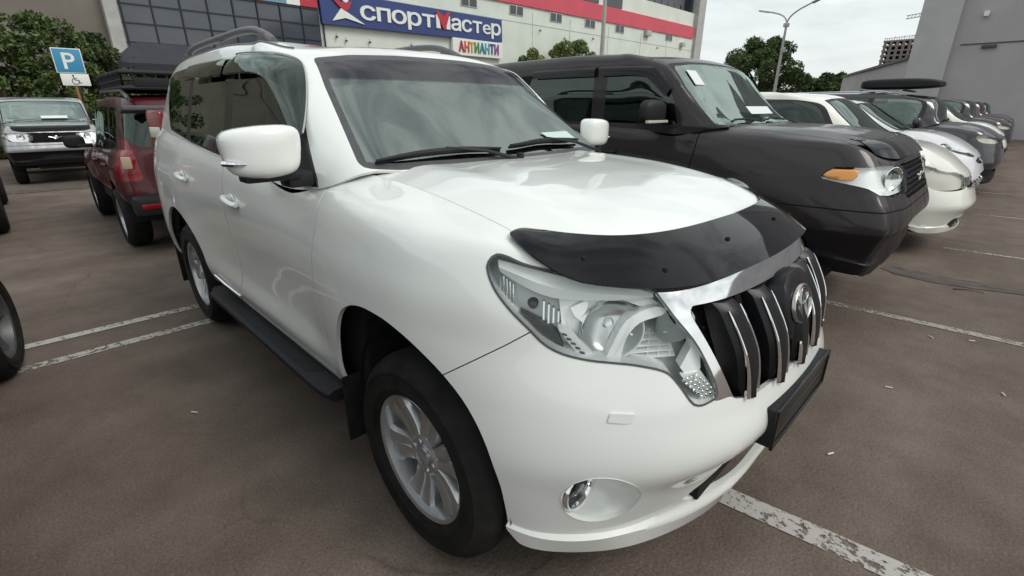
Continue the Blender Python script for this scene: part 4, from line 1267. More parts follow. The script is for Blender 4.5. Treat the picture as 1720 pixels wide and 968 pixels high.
W_PAT = warper([-3.95, -2.79, -1.72, -.72, -.44, 0, .45, .95], [-3.84, -2.76, -1.50, -.62, -.42, .0, .45, .86], [-3.80, -2.76, -1.50, -.64, -.40, .0, .45, .86],
               [0, .27, .64, .92, 1.12, 1.26, 1.36, 1.73, 1.86], [0, .47, .80, 1.02, 1.225, 1.368, 1.415, 1.86, 1.975], sy=1.0, ty=1.15, q=.62, qg=.45)
W_MPV = warper([-3.95, -2.79, -1.72, -.72, -.44, 0, .45, .95], [-3.55, -2.65, -1.45, -.25, .10, .36, .62, 1.0], [-3.45, -2.65, -1.35, -.22, .05, .3, .5, .9],
               [0, .27, .64, .92, 1.12, 1.30, 1.40, 1.73, 1.86], [0, .26, .54, .75, .905, 1.15, 1.24, 1.60, 1.72], sy=.90, ty=.98, q=-.05, nose=.02)
W_HAT = warper([-3.95, -2.79, -1.72, -.72, -.44, 0, .45, .95], [-3.45, -2.65, -1.5, -.45, -.12, .22, .55, .97], [-3.2, -2.5, -1.4, -.45, -.12, .2, .5, .9],
               [0, .27, .64, .92, 1.12, 1.30, 1.40, 1.73, 1.86], [0, .18, .54, .80, .96, 1.18, 1.27, 1.57, 1.66], sy=.93, ty=.95, q=.0, nose=.05, droof=.12)
W_SUV = warper([-3.95, -2.79, -1.72, -.72, -.44, 0, .45, .95], [-3.75, -2.72, -1.5, -.35, -.08, .28, .60, .95], [-3.4, -2.5, -1.25, -.02, .20, .4, .6, .92],
               [0, .27, .64, .92, 1.12, 1.30, 1.40, 1.73, 1.86], [0, .22, .58, .86, 1.04, 1.24, 1.33, 1.68, 1.79], sy=.97, ty=.97, q=.05, nose=.02, droof=.05)
W_NIV = warper([-3.95, -2.79, -1.72, -.72, -.44, 0, .45, .95], [-3.16, -2.45, -1.45, -.62, -.40, .0, .42, .80], [-3.18, -2.45, -1.40, -.62, -.40, .0, .42, .80],
               [0, .27, .64, .92, 1.12, 1.26, 1.36, 1.73, 1.86], [0, .40, .66, .82, .95, 1.04, 1.10, 1.52, 1.66], sy=.93, ty=1.02, q=.30)

def car_net(step):
    G0 = HERO['G0']; G2 = HERO['G2']; Hf = HERO['full']
    ri = sorted(set(list(range(0, G0.shape[0], step)) + [G0.shape[0] - 1])); ci = sorted(set(list(range(0, G0.shape[1], step)) + [G0.shape[1] - 1]))
    r2 = sorted(set(list(range(0, G2.shape[0], step)) + [G2.shape[0] - 1])); c2 = sorted(set(list(range(0, G2.shape[1], max(1, step // 2 + 1))) + [G2.shape[1] - 1]))
    hi = sorted(set(list(range(0, Hf.shape[0], step)) + [Hf.shape[0] - 1])); hj = sorted(set(list(range(0, Hf.shape[1], step)) + [Hf.shape[1] - 1]))
    return G0[ri][:, ci], G2[r2][:, c2], Hf[hi][:, hj]

def make_car(name, label, cat, loc, rz, Wf, paint, spec, step=3, group=None):
    root = empty(name, label, cat, loc, rz, group)
    A, B, Hf = car_net(step)
    wr, wx0, wx1 = spec.get('wheel', (.33, .0, -2.65))
    sh = Shell(Wf(A)); g = Shell(Wf(B))
    xz = lambda V: V[:, [0, 2]]
    wp = lambda poly, yy=.8: (lambda Q: Q[:, [0, 2]])(Wf(np.array([(p[0], yy, p[1]) for p in poly])))
    for k, (cx, ar) in enumerate(((wx0, spec.get('arch', wr + .07)), (wx1, spec.get('arch', wr + .07)))):
        f = lambda V, cx=cx, ar=ar: np.hypot(V[:, 0] - cx, V[:, 2] - wr - .01) - ar
        sh.cut(f, 'arch', mask=lambda V, cx=cx: (np.abs(V[:, 0] - cx) < .75) & (V[:, 1] > .42))
    # lamps, drawn in an oblique view of the corner
    ang = radians(spec.get('lamp_ang', 45)); nH = np.array([cos(ang), sin(ang), 0]); tH = np.array([sin(ang), -cos(ang), 0])
    pr = lambda V: np.stack([V @ tH, V[:, 2]], 1)
    front = lambda V: (V[:, 0] > .1) & (V[:, 1] > .15)
    L = np.array(spec['lamp']); l2 = pr(L)
    if spec.get('lamp_smooth', True): l2 = smooth_poly(l2, 3)
    sh.cut(lambda V: sdf_poly(l2, pr(V)), 'lamp', mask=front)
    if 'amber' in spec:
        a2 = pr(np.array(spec['amber'])); sh.cut(lambda V: sdf_poly(a2, pr(V)), 'amber', frm=('lamp',), mask=front)
    fy = lambda V: V[:, [1, 2]]
    gp = np.array(spec['grille'], float); gp[gp[:, 0] == 0, 0] = -.5
    sh.cut(lambda V: sdf_poly(chamfer_poly(gp, .02, 2), fy(V)), 'grille', mask=lambda V: (V[:, 0] > .45) & (V[:, 1] < .75))
    if 'lower' in spec:
        zl = spec['lower']; sh.cut(lambda V: V[:, 2] - zl, 'lower', frm=('body',), mask=lambda V: V[:, 2] < zl + .2)
    if 'intake' in spec:
        ip = np.array(spec['intake'], float); ip[ip[:, 0] == 0, 0] = -.5
        sh.cut(lambda V: sdf_poly(ip, fy(V)), 'intake', frm=('body', 'lower'), mask=lambda V: (V[:, 0] > .45) & (V[:, 1] < .75))
    if 'bumpz' in spec:
        zb_ = spec['bumpz']; fb = lambda V: np.maximum(V[:, 2] - zb_, .12 - V[:, 0])
        for nm_, o_ in (('bumper', .004), ('gap', -.004)):
            sh.cut(lambda V: fb(V) + o_, nm_, mask=lambda V: (V[:, 0] > -.1) & (V[:, 2] < zb_ + .2))
    gp_ = spec.get('gap', .005)
    if step <= 3:
        fd = wp([(-.70,1.5),(-.62,1.22),(-.60,1.12),(-.62,.98),(-.65,.84),(-.64,.68),(-.60,.56),(-.585,.48),(-1.70,.48),(-1.72,1.5)])
        rd = wp([(-1.735,1.5),(-1.715,.48),(-2.20,.48),(-2.28,.62),(-2.42,.83),(-2.60,.98),(-2.68,1.1),(-2.70,1.5)])
        for poly, nm in ((fd, 'doorF'), (rd, 'doorR')):
            sd_ = lambda V: (V[:, 1] > .5) & (V[:, 0] < .1)
            sh.cut(lambda V: sdf_poly(poly, xz(V)) + gp_, nm, mask=sd_)
            sh.cut(lambda V: sdf_poly(poly, xz(V)) - gp_, 'gap', mask=sd_)
    if 'tail' in spec:
        tl = np.array(spec['tail']); sh.cut(lambda V: sdf_poly(tl, fy(V)), 'tail', mask=lambda V: (V[:, 0] < wx1 - .3) & (V[:, 1] > .3))
        g.cut(lambda V: sdf_poly(tl, fy(V)), 'tail', mask=lambda V: (V[:, 0] < wx1 - .3) & (V[:, 1] > .3))
    if 'rearlow' in spec:
        sh.cut(lambda V: np.maximum(V[:, 2] - spec['rearlow'], V[:, 0] - (wx1 - .45)), 'lower', mask=lambda V: V[:, 0] < wx1 - .2)
    ws = chamfer_poly(spec.get('ws', [(-.9,1.30),(.60,1.302),(.715,1.312),(.722,1.33),(.60,1.716),(.585,1.728),(.44,1.746),(.22,1.755),(-.9,1.757)]), .012, 2)
    ko = spec.get('ws_off', .02)
    bz = B.reshape(-1, 3)
    # glass is cut in the unwarped frame, then carried over
    gu = Shell(B)
    wm = lambda V: (V[:, 0] > -1.25) & (V[:, 2] < 1.82)
    def fws(V):
        d = sdf_poly(ws, V[:, [1, 2]]); k = np.interp(V[:, 2], [1.29, 1.72], [-.485, -1.08])
        return np.maximum(d, (k - ko) - V[:, 0])
    gu.cut(fws, 'seal', mask=wm); gu.cut(lambda V: fws(V) + .02, 'ws', frm=('seal',), mask=wm)
    sm = lambda V: (V[:, 1] > .58) & (V[:, 2] < 1.80) & (V[:, 0] < -.5)
    dlo = chamfer_poly(spec.get('dlo', [(-.665,1.235),(-.80,1.40),(-1.02,1.655),(-1.10,1.70),(-1.3,1.735),(-1.9,1.752),(-2.5,1.752),(-3.05,1.745),(-3.20,1.70),(-3.16,1.60),(-2.98,1.378),(-2.4,1.318),(-1.5,1.258)]), .03, 3)
    gu.cut(lambda V: sdf_poly(dlo, xz(V)), 'trim', mask=sm)
    for k, pp in spec.get('panes', {'pF': [(-.80,1.262),(-.905,1.44),(-1.065,1.64),(-1.15,1.69),(-1.30,1.72),(-1.66,1.735),(-1.64,1.275)], 'pR': [(-1.72,1.28),(-1.735,1.737),(-2.44,1.737),(-2.46,1.335)], 'pQ': [(-2.53,1.342),(-2.52,1.735),(-3.05,1.722),(-3.165,1.685),(-3.13,1.60),(-2.96,1.39)]}).items():
        pc = chamfer_poly(pp, .025, 2); gu.cut(lambda V: sdf_poly(pc, xz(V)), k, frm=('trim',), mask=sm)
    rg = chamfer_poly(spec.get('rearglass', [(-.9,1.40),(.56,1.40),(.50,1.68),(-.9,1.69)]), .05, 3)
    gu.cut(lambda V: sdf_poly(rg, V[:, [1, 2]]), 'rear', mask=lambda V: (V[:, 0] < spec.get('rgx', -3.4)))
    gu.V = list(Wf(gu.arr()))
    if 'tail' in spec:
        gu.cut(lambda V: sdf_poly(tl, fy(V)), 'tail', mask=lambda V: (V[:, 0] < wx1 - .3) & (V[:, 1] > .3))
    pm = M[paint]
    def emit(parts, nm, m, rm=.012, sep=False):
        L_ = []
        for S_, k in parts:
            V, F = S_.extract(k)
            if not len(F): continue
            if rm: V, F = rim(V, F, rm)
            L_.append((V, F))
        if not L_: return
        if sep:
            for s in (1, -1):
                q = L_ if s == 1 else [mirror(*z_) for z_ in L_]
                V, F = join(*q); o = mesh_obj(nm, V, F, M[m], root, angle=45)
            return
        L_ += [mirror(*z_) for z_ in L_]
        V, F = join(*L_); o = mesh_obj(nm, V, F, M[m], root, smooth=False); weld(o, 45); return o
    emit([(sh, 'body'), (gu, 'body')], 'body_shell', paint)
    emit([(sh, 'doorF')], 'front_door', paint, sep=True); emit([(sh, 'doorR')], 'rear_door', paint, sep=True)
    Vg, Fg = sh.extract('gap')
    if len(Fg):
        Vg = Vg - vnormals(Vg, Fg) * .006
        V1, F1 = join((Vg, Fg), mirror(Vg, Fg)); mesh_obj('shut_lines', V1, F1, M['dark'], root)
    emit([(sh, 'bumper')], 'front_bumper', paint)
    emit([(sh, 'lower')], 'lower_cladding', spec.get('lowmat', 'plastic'))
    emit([(gu, 'seal')], 'windscreen_seal', 'plastic', 0)
    emit([(gu, 'ws')], 'windscreen', spec.get('wsmat', 'glass'), 0)
    emit([(gu, 'trim')], 'window_frame', spec.get('trim', 'gloss_black'), 0, sep=True)
    sg = spec.get('side_glass', ('glass_side', 'glass_dark', 'glass_dark'))
    for k, nm, m in (('pF', 'front_window', sg[0]), ('pR', 'rear_side_window', sg[1]), ('pQ', 'quarter_window', sg[2])):
        emit([(gu, k)], nm, m, 0, sep=True)
    emit([(gu, 'rear')], 'rear_window', 'glass_dark', 0)
    emit([(sh, 'tail'), (gu, 'tail')], 'tail_lamp', 'redlens', .02, sep=True)
    # bonnet
    Hw = Wf(Hf); nb_ = Hw.shape[1]; V = Hw.reshape(-1, 3)
    F = [[i * nb_ + j, (i + 1) * nb_ + j, (i + 1) * nb_ + j + 1, i * nb_ + j + 1] for i in range(Hw.shape[0] - 1) for j in range(nb_ - 1)]
    V, F = rim(V, F, .02); mesh_obj('bonnet', V, F, pm, root, angle=45)
    # lamps: lens over a bright bowl
    Vl, Fl = sh.extract('lamp'); Va, Fa = sh.extract('amber')
    for s in (-1, 1):
        q = (lambda X: X) if s == 1 else (lambda X: X * np.array([1, -1, 1])); fl = (lambda X: X) if s == 1 else (lambda X: [f[::-1] for f in X])
        lp = D.objects.new('headlight', None); COL.objects.link(lp); lp.parent = root
        mesh_obj('lamp_lens', q(Vl), fl(Fl), M['lens'], lp)
        Vb = Vl - nH * .05; mesh_obj('lamp_bowl', q(Vb), fl(Fl), M[spec.get('lampmat', 'lamp_white')], lp)
        Vr, Fr = rim(Vl - nH * .002, Fl, .06); Fr = Fr[len(Fl):]
        mesh_obj('lamp_wall', q(Vr), fl(Fr), M['reflector'], lp, smooth=False)
        if len(Fa): 
            Va2, Fa2 = rim(Va, Fa, .02); mesh_obj('indicator_lens', q(Va2), fl(Fa2), M['amber'], lp)
        c = Vl.mean(0) - nH * spec.get('bulb_in', .035)
        for dp, r in spec.get('bulbs', ((0.05, .05), (-.06, .045))):
            cc = c + tH * dp
            mt_ = frame_mat(q(cc), q(nH + np.array([.25, -.25, 0])), (0, 0, 1))
            MB().lathe([(r, .010), (r * .94, .012), (r * .84, -.002), (r * .45, -.014), (.0005, -.018)], axis='x', n=20).xform(mt_).build('reflector_bowl', M['reflector'], lp, angle=60)
    V, F = sh.extract('grille'); Vb = V.copy(); Vb[:, 0] -= .03
    V1, F1 = join((Vb, F), mirror(Vb, F)); mesh_obj('grille', V1, F1, M[spec.get('grillemat', 'grille_black')], root)
    V, F = sh.extract('intake')
    if len(F):
        Vb = V.copy(); Vb[:, 0] -= .04; V1, F1 = join((Vb, F), mirror(Vb, F)); mesh_obj('lower_intake', V1, F1, M['dark'], root)
    # wheels
    for cx in (wx0, wx1):
        for s in (-1, 1):
            make_wheel('wheel', root, s, r=wr, w=.22, rim_r=spec.get('rim', wr * .64), style=spec.get('wstyle', 'five'), loc=(cx, s * (spec.get('track', .77)), wr), lowpoly=True, rimmat=spec.get('rimmat', 'alloy'))
            mb = MB(); a = [pi * k / 12 for k in range(13)]; ar = wr + .08
            mb.grid([[(cx + ar * cos(t), s * (spec.get('halfw', .86) - .03), wr + ar * sin(t)) for t in a], [(cx + ar * cos(t), s * .45, wr + ar * sin(t)) for t in a]])
            mb.build('arch_liner', M['dark'], root, recalc=False)
    zb = spec.get('floor', .28); hw = spec.get('halfw', .86)
    L0, L1 = spec.get('ends', (.6, -3.3))
    mb = MB().box(((wx0 + wx1) / 2, 0, zb + .12), (wx0 - wx1 - 2 * wr - .2, hw * 1.8, .18), .03).box(((L0 + L1) / 2, 0, zb + .10), (L0 - L1, .9, .2), .04)
    mb.build('underbody', M['under'], root)
    zh = spec.get('belt', 1.15)
    c0 = float(Wf(np.array([[-.5, 0, 1.3]]))[0, 0])
    MB().box((c0 - .35, 0, zh - .12), (.5, hw * 1.55, .16), .05).box(((c0 - 3.0) / 2, 0, zh - .45), (abs(-3.0 - c0), hw * 1.6, .3), .05).build('cabin_floor', M['interior'], root)
    if step <= 3:
        for xx in (c0 - 1.1, c0 - 1.95):
            for yy in (-.36, .36):
                MB().box((xx, yy, zh - .10), (.14, .46, .60), .06, rot=Matrix.Rotation(radians(-13), 3, 'Y')).box((xx - .08, yy, zh + .28), (.09, .25, .16), .04).build('seat', M['interior_seat'], root)
    # mirrors
    mp = spec.get('mirror', Wf(np.array([[-.80, .96, 1.33]]))[0])
    ms = spec.get('mirror_size', (.16, .20, .15))
    for s in (-1, 1):
        bm = bmesh.new(); bmesh.ops.create_icosphere(bm, subdivisions=3, radius=1)
        for v_ in bm.verts:
            x, y, z = v_.co; L4 = (abs(x)**3.5 + abs(y)**3.5 + abs(z)**3.5)**(1 / 3.5); v_.co = (x / L4 * ms[0] / 2 * (1 if x > 0 else .5), y / L4 * ms[1] / 2, z / L4 * ms[2] / 2)
        bmesh.ops.translate(bm, vec=Vector((mp[0], s * (mp[1] + ms[1] * .35), mp[2])), verts=bm.verts)
        m_ = bm_obj('door_mirror', bm, M[spec.get('mirmat', paint)], root, angle=70)
        MB().box((mp[0] - .02, s * (mp[1] - .02), mp[2] - .05), (.07, .16, .05), .015).build('mirror_arm', M['plastic'], m_)
        if spec.get('repeater'):
            MB().box((mp[0] + ms[0] * .42, s * (mp[1] + ms[1] * .35), mp[2] - ms[2] * .40), (.03, ms[1] * .95, .022), .008).build('side_repeater', M['clearlens'], m_)
    if step <= 3:
        Al = sh.arr()
        for hx in spec.get('handles', (-1.55, -2.45)):
            h3 = Wf(np.array([[hx, .9, 1.06]]))[0]
            i = np.argmin((Al[:, 0] - h3[0])**2 + (Al[:, 2] - h3[2])**2 + 9 * (Al[:, 1] < .5)); y = Al[i, 1]
            for s in (-1, 1):
                MB().tube([(h3[0] - .10, s * (y + .004), h3[2]), (h3[0] - .07, s * (y + .030), h3[2]), (h3[0] + .07, s * (y + .030), h3[2]), (h3[0] + .10, s * (y + .004), h3[2])], .014, 8).build('door_handle', M[spec.get('handmat', paint)], root)
        # wipers on the screen base
        Bw = gu.arr()
        for (y0, y1) in ((-.60, -.02), (.02, .60)):
            pts = []
            for y in np.linspace(y0, y1, 8):
                yy = abs(y); i = np.argmin((B.reshape(-1, 3)[:, 1] - yy)**2 + (B.reshape(-1, 3)[:, 2] - 1.335 - .02 * sin((y - y0) * 5))**2 + 9 * (B.reshape(-1, 3)[:, 0] < -1.2))
                p = Wf(B.reshape(-1, 3)[i][None])[0]; pts.append((p[0] + .01, np.sign(y) * p[1] if y else 0, p[2] + .018))
            MB().tube(pts, .009, 6).build('wiper', M['plastic'], root)
    return root, sh, gu, Wf

def clone(o, loc, rz=None, label=None, group=None, swap=None):
    """copy of a thing with copies of its parts and sub-parts; swap = {material: material}"""
    def cp(src, par):
        c = src.copy(); COL.objects.link(c)
        if par is not None: c.parent = par; c.matrix_parent_inverse = src.matrix_parent_inverse
        if swap and c.type == 'MESH':
            for sl in c.material_slots:
                if sl.material and sl.material.name in swap:
                    m = swap[sl.material.name]; sl.link = 'OBJECT'; sl.material = m
        for ch in list(src.children): cp(ch, c)
        return c
    r = cp(o, None); r.location = loc
    if rz is not None: r.rotation_euler = (0, 0, rz)
    if label: r['label'] = label
    if group: r['group'] = group
    return r

# -------- dark brown off-roader beside the hero (right)
GR_ROW = 'cars parked in the row to the right of the white off-road SUV'
M['lamp_half'] = P('lamp_inner_grey', (.42, .44, .45), .3, metal=.4)
pat_spec = dict(
    wheel=(.375, .0, -2.76), arch=.455, lamp_ang=48, lamp_smooth=False,
    lamp=[(.33,.90,1.095),(.40,.885,1.165),(.62,.72,1.175),(.76,.50,1.165),(.80,.46,1.12),(.815,.475,1.00),(.70,.64,.985),(.62,.73,1.00),(.56,.79,1.045),(.45,.87,1.07)],
    amber=[(.345,.905,1.10),(.40,.885,1.150),(.52,.81,1.155),(.51,.83,1.09),(.45,.87,1.085)],
    bulbs=((.06, .078),), lampmat='lamp_white',
    grille=[(0,1.175),(.47,1.175),(.485,1.12),(.50,.99),(.44,.955),(0,.95)],
    lower=.765, lowmat='plastic_bumper', bumpz=.905, wsmat='glass_bright', ws=[(-.9,1.30),(.62,1.302),(.77,1.312),(.78,1.33),(.675,1.70),(.66,1.716),(.44,1.738),(.22,1.748),(-.9,1.75)], ws_off=.10, halfw=.94, track=.79, floor=.36, ends=(.62, -3.6), belt=1.38, mirmat='plastic', handmat='plastic',
    mirror=(-.84, .935, 1.49), mirror_size=(.13, .31, .175), repeater=True, rimmat='alloy',
    dlo=[(-.70,1.262),(-.83,1.42),(-1.04,1.655),(-1.10,1.685),(-1.3,1.70),(-1.9,1.712),(-2.5,1.712),(-3.05,1.706),(-3.32,1.69),(-3.34,1.60),(-3.34,1.45),(-3.28,1.372),(-2.4,1.340),(-1.5,1.30)],
    panes={'pF': [(-.98,1.325),(-1.02,1.50),(-1.13,1.665),(-1.62,1.675),(-1.63,1.33)], 'pR': [(-1.76,1.335),(-1.755,1.675),(-2.50,1.68),(-2.50,1.345)], 'pQ': [(-2.62,1.38),(-2.62,1.68),(-3.25,1.67),(-3.25,1.40)]},
    trim='brown', side_glass=('glass_dark', 'glass_dark', 'glass_dark'))
M['plastic_bumper'] = P('bumper_plastic', (.006, .005, .007), .45, spec=.3, noise=.2, nscale=12, bump=.1, bscale=400)
PAT, psh, pgu, _ = make_car('off_roader', 'dark brown off-road SUV right beside the white one, its headlight with an amber corner', 'car', (0, 2.95, 0), 0, W_PAT, 'brown', pat_spec, step=2, group=GR_ROW)

def pat_extras(root, sh, gu, mat_body):
    # bonnet deflector
    full = HERO['full']; e = full[-1][:, :]; up = full[int(full.shape[0] * .865)]
    E_ = W_PAT(e); U_ = W_PAT(up)
    rows = []
    for u in np.linspace(0, 1, 7):
        A = E_ * (1 - u) + U_ * u
        A = A + np.stack([np.full(len(A), .045 * (1 - u)), A[:, 1] * .04 * (1 - u), np.full(len(A), .012 + .040 * sin(pi * (.2 + .7 * u)) - .045 * (1 - u))], 1)
        rows.append(A)
    G_ = np.array(rows); V = G_.reshape(-1, 3); nc = G_.shape[1]
    F = [[i * nc + j, i * nc + j + 1, (i + 1) * nc + j + 1, (i + 1) * nc + j] for i in range(6) for j in range(nc - 1)]
    V, F = rim(V, F, .006); mesh_obj('bonnet_deflector', V, F, M['smoke'], root, angle=50)
    # honeycomb grille bars
    mb = MB()
    A = sh.arr()
    def fx(y, z):
        i = np.argmin((A[:, 1] - abs(y))**2 + (A[:, 2] - z)**2 + 9 * (A[:, 0] < .4)); return A[i, 0]
    for iz in range(7):
        z = .965 + .034 * iz
        for iy in range(-10, 11):
            y = .045 * iy + (.0225 if iz % 2 else 0)
            if abs(y) < .47: mb.lathe([(.024, -.012), (.022, .004), (.017, .004), (.016, -.012)], c=(fx(y, z) - .012, y, z), axis='x', n=6)
    mb.build('grille_mesh', M['grille_black'], root, angle=20)
    # emblem: ring with a wing bar
    x = fx(0, 1.07) + .02
    em = MB(); em.tube([(x, .045 * cos(a), 1.065 + .030 * sin(a)) for a in np.linspace(0, 2 * pi, 25)], .006, 8, cap=False).tube([(x, -.12, 1.085), (x, -.04, 1.062), (x, .04, 1.062), (x, .12, 1.085)], .006, 8)
    em.build('emblem', M['chrome'], root)
    # window visors
    B = gu.arr()
    def yg(x, z):
        i = np.argmin((B[:, 0] - x)**2 + (B[:, 2] - z)**2 + 9 * (B[:, 1] < .5)); return B[i, 1]
    for s in (-1, 1):
        for P_o, P_i in (([(-.80, 1.66), (-.93, 1.79), (-1.0, 1.825), (-1.15, 1.838), (-1.47, 1.845)], [(-.83, 1.60), (-.99, 1.73), (-1.06, 1.755), (-1.18, 1.765), (-1.47, 1.77)]), ([(-1.52, 1.845), (-2.24, 1.848)], [(-1.52, 1.77), (-2.24, 1.773)])):
            o_ = np.array(P_o); i_ = np.array(P_i)
            t = np.linspace(0, len(o_) - 1, 24)
            if len(o_) > 2: o_ = nspline(range(len(P_o)), o_, t); i_ = nspline(range(len(P_i)), i_, t)
            else: o_ = o_[0] + (o_[1] - o_[0]) * t[:, None]; i_ = i_[0] + (i_[1] - i_[0]) * t[:, None]
            rows = []
            for u, off in ((0, .008), (.12, .028), (.5, .036), (1, .034)):
                r_ = o_ * (1 - u) + i_ * u; y = np.array([yg(*p) for p in r_]); tt_ = np.linspace(-1, 1, len(y)); y = np.polyval(np.polyfit(tt_, y, 3), tt_)
                rows.append([(p[0], s * (yy + off), p[1]) for p, yy in zip(r_, y)])
            MB().grid(rows).build('window_visor', M['smoke'], root, angle=60)
    # roof gutter rails
    for s in (-1, 1):
        MB().tube([(-1.04, s * .76, 1.885), (-1.2, s * .775, 1.90), (-2.2, s * .78, 1.905), (-3.2, s * .77, 1.895), (-3.5, s * .74, 1.87)], .008, 6).build('roof_gutter', M['rail_grey'], root)
pat_extras(PAT, psh, pgu, 'brown')
# slips behind the windscreen of the brown car
tag(MB().prism([(-.86, 2.42, 1.745), (-.86, 2.60, 1.755), (-.76, 2.62, 1.665), (-.76, 2.44, 1.655)], (-.003, 0, 0)).build('sticker', M['paper_white'] if 'paper_white' in M else M['paper'], smooth=False), 'small white sticker high in the windscreen corner of the dark brown off-road SUV', 'sticker') if False else None
M['paper_white'] = P('white_paper', (.7, .74, .72), .8)

def local_panel(root, nm, poly, mat, th=.003):
    MB().prism(poly, (-th, 0, 0)).build(nm, mat, root, smooth=False)
local_panel(PAT, 'sticker', [(-.80, -.64, 1.80), (-.79, -.50, 1.80), (-.695, -.50, 1.69), (-.705, -.64, 1.69)], M['paper_white'])
local_panel(PAT, 'paper_slip', [(-.50, -.10, 1.53), (-.50, .40, 1.53), (-.44, .40, 1.47), (-.44, -.10, 1.47)], M['paper_white'])

# -------- white people carrier
lampA = [(.40,.77,.96),(.50,.73,.955),(.64,.64,.925),(.80,.50,.885),(.91,.40,.83),(.90,.43,.73),(.76,.58,.70),(.62,.70,.72),(.50,.76,.80),(.43,.78,.89)]
mpv_spec = dict(wheel=(.31, .0, -2.62), lamp=lampA, bulbs=(), lampmat='clearlens',
    grille=[(0,.825),(.36,.825),(.40,.79),(.36,.73),(0,.72)], grillemat='grille_bars', intake=[(0,.40),(.42,.40),(.46,.34),(.38,.28),(0,.28)],
    halfw=.845, track=.74, floor=.20, belt=1.12, rim=.2, side_glass=('glass_dark', 'glass_dark', 'glass_dark'), wsmat='glass', mirror_size=(.14, .18, .13))
M['grille_bars'] = P('grille_bars', (.10, .10, .105), .3, metal=.6)
MPV, s_, g_, _ = make_car('people_carrier', 'cream white people carrier with milky headlights parked beyond the dark brown off-road SUV', 'car', (.08, 5.75, 0), 0, W_MPV, 'white_warm', mpv_spec, step=3, group=GR_ROW)
for k in range(3):
    MB().tube([(.945 - .05 * (y / .36)**2 - .006 * k, y, .80 - .03 * k) for y in np.linspace(-.35, .35, 9)], .009, 6, flat=.8).build('grille_bar', M['chrome'], MPV)

# -------- pearl grey hatchback
lampB = [(.42,.80,1.02),(.50,.77,1.035),(.66,.66,.985),(.80,.50,.90),(.84,.45,.85),(.78,.56,.86),(.66,.68,.90),(.52,.775,.95)]
hat_spec = dict(wheel=(.33, .0, -2.64), lamp=lampB, bulbs=((.03, .020), (-.03, .020)), bulb_in=.03, lampmat='lamp_dark',
    grille=[(0,.84),(.30,.84),(.42,.80),(.36,.76),(0,.74)], intake=[(0,.66),(.30,.64),(.58,.50),(.62,.36),(.40,.26),(0,.26)],
    halfw=.87, track=.765, floor=.20, belt=1.18, tail=[(.40,.95),(.90,.99),(.90,.86),(.50,.84)])
HAT, s_, g_, _ = make_car('hatchback', 'pearl grey hatchback with slim headlights between the cream people carrier and the roof box car', 'car', (.06, 8.5, 0), 0, W_HAT, 'pearl', hat_spec, step=3, group=GR_ROW)
for s in (-1, 1):
    MB().tube([(.60, s * .70, .82), (.70, s * .62, .66), (.78, s * .56, .50), (.72, s * .60, .36)], [.008, .016, .018, .008], 6).build('bumper_blade', M['gloss_black'], HAT)

# -------- dark SUV with roof box
lampC = [(.46,.80,1.03),(.54,.77,1.045),(.72,.60,1.02),(.82,.46,.98),(.83,.46,.92),(.72,.62,.91),(.56,.76,.93),(.48,.80,.97)]
suv_spec = dict(wheel=(.36, .0, -2.72), lamp=lampC, lampmat='clearlens', bulbs=(), grille=[(0,1.0),(.38,1.0),(.40,.96),(.36,.82),(0,.80)], intake=[(0,.55),(.5,.55),(.5,.42),(0,.42)],
    lower=.48, halfw=.90, track=.79, floor=.26, belt=1.25, tail=[(.55,1.20),(.95,1.22),(.95,.98),(.60,.98)])
SUV, s_, g_, _ = make_car('crossover', 'dark blue crossover carrying a long black roof box', 'car', (.20, 11.25, 0), 0, W_SUV, 'darkcar', suv_spec, step=3, group=GR_ROW)
for s in (-1, 1):
    MB().tube([(-.95, s * .58, 1.77), (-1.1, s * .60, 1.81), (-2.6, s * .60, 1.80), (-2.9, s * .58, 1.74)], .014, 8).build('roof_rail', M['satin'], SUV)
for x in (-1.25, -.55):
    MB().box((x - .2, 0, 1.82), (.06, 1.22, .03), .01).build('roof_bar', M['plastic'], SUV)
# the box itself: a thing resting on the bars
bm = bmesh.new(); bmesh.ops.create_icosphere(bm, subdivisions=4, radius=1)
for v_ in bm.verts:
    x, y, z = v_.co; L4 = (abs(x)**6 + abs(y)**6 + abs(z)**6)**(1 / 6.0); x, y, z = x / L4, y / L4, z / L4
    hh = (.17 if z > 0 else .10) * (1 - .45 * max(0, x)**2.5 - .12 * max(0, -x)**3)
    v_.co = (x * .66, y * .38 * (1 - .18 * max(0, x)**2), z * hh * .72)
bmesh.ops.translate(bm, vec=Vector((-.69, 11.25, 1.925)), verts=bm.verts)
rb_ = empty('roof_box', 'long black roof box on top of the dark blue crossover', 'roof box', (-.69, 11.25, 1.85))
o = bm_obj('box_shell', bm, M['plastic'], None, angle=60); o.parent = rb_; o.matrix_parent_inverse = Matrix.Translation((.69, -11.25, -1.85))

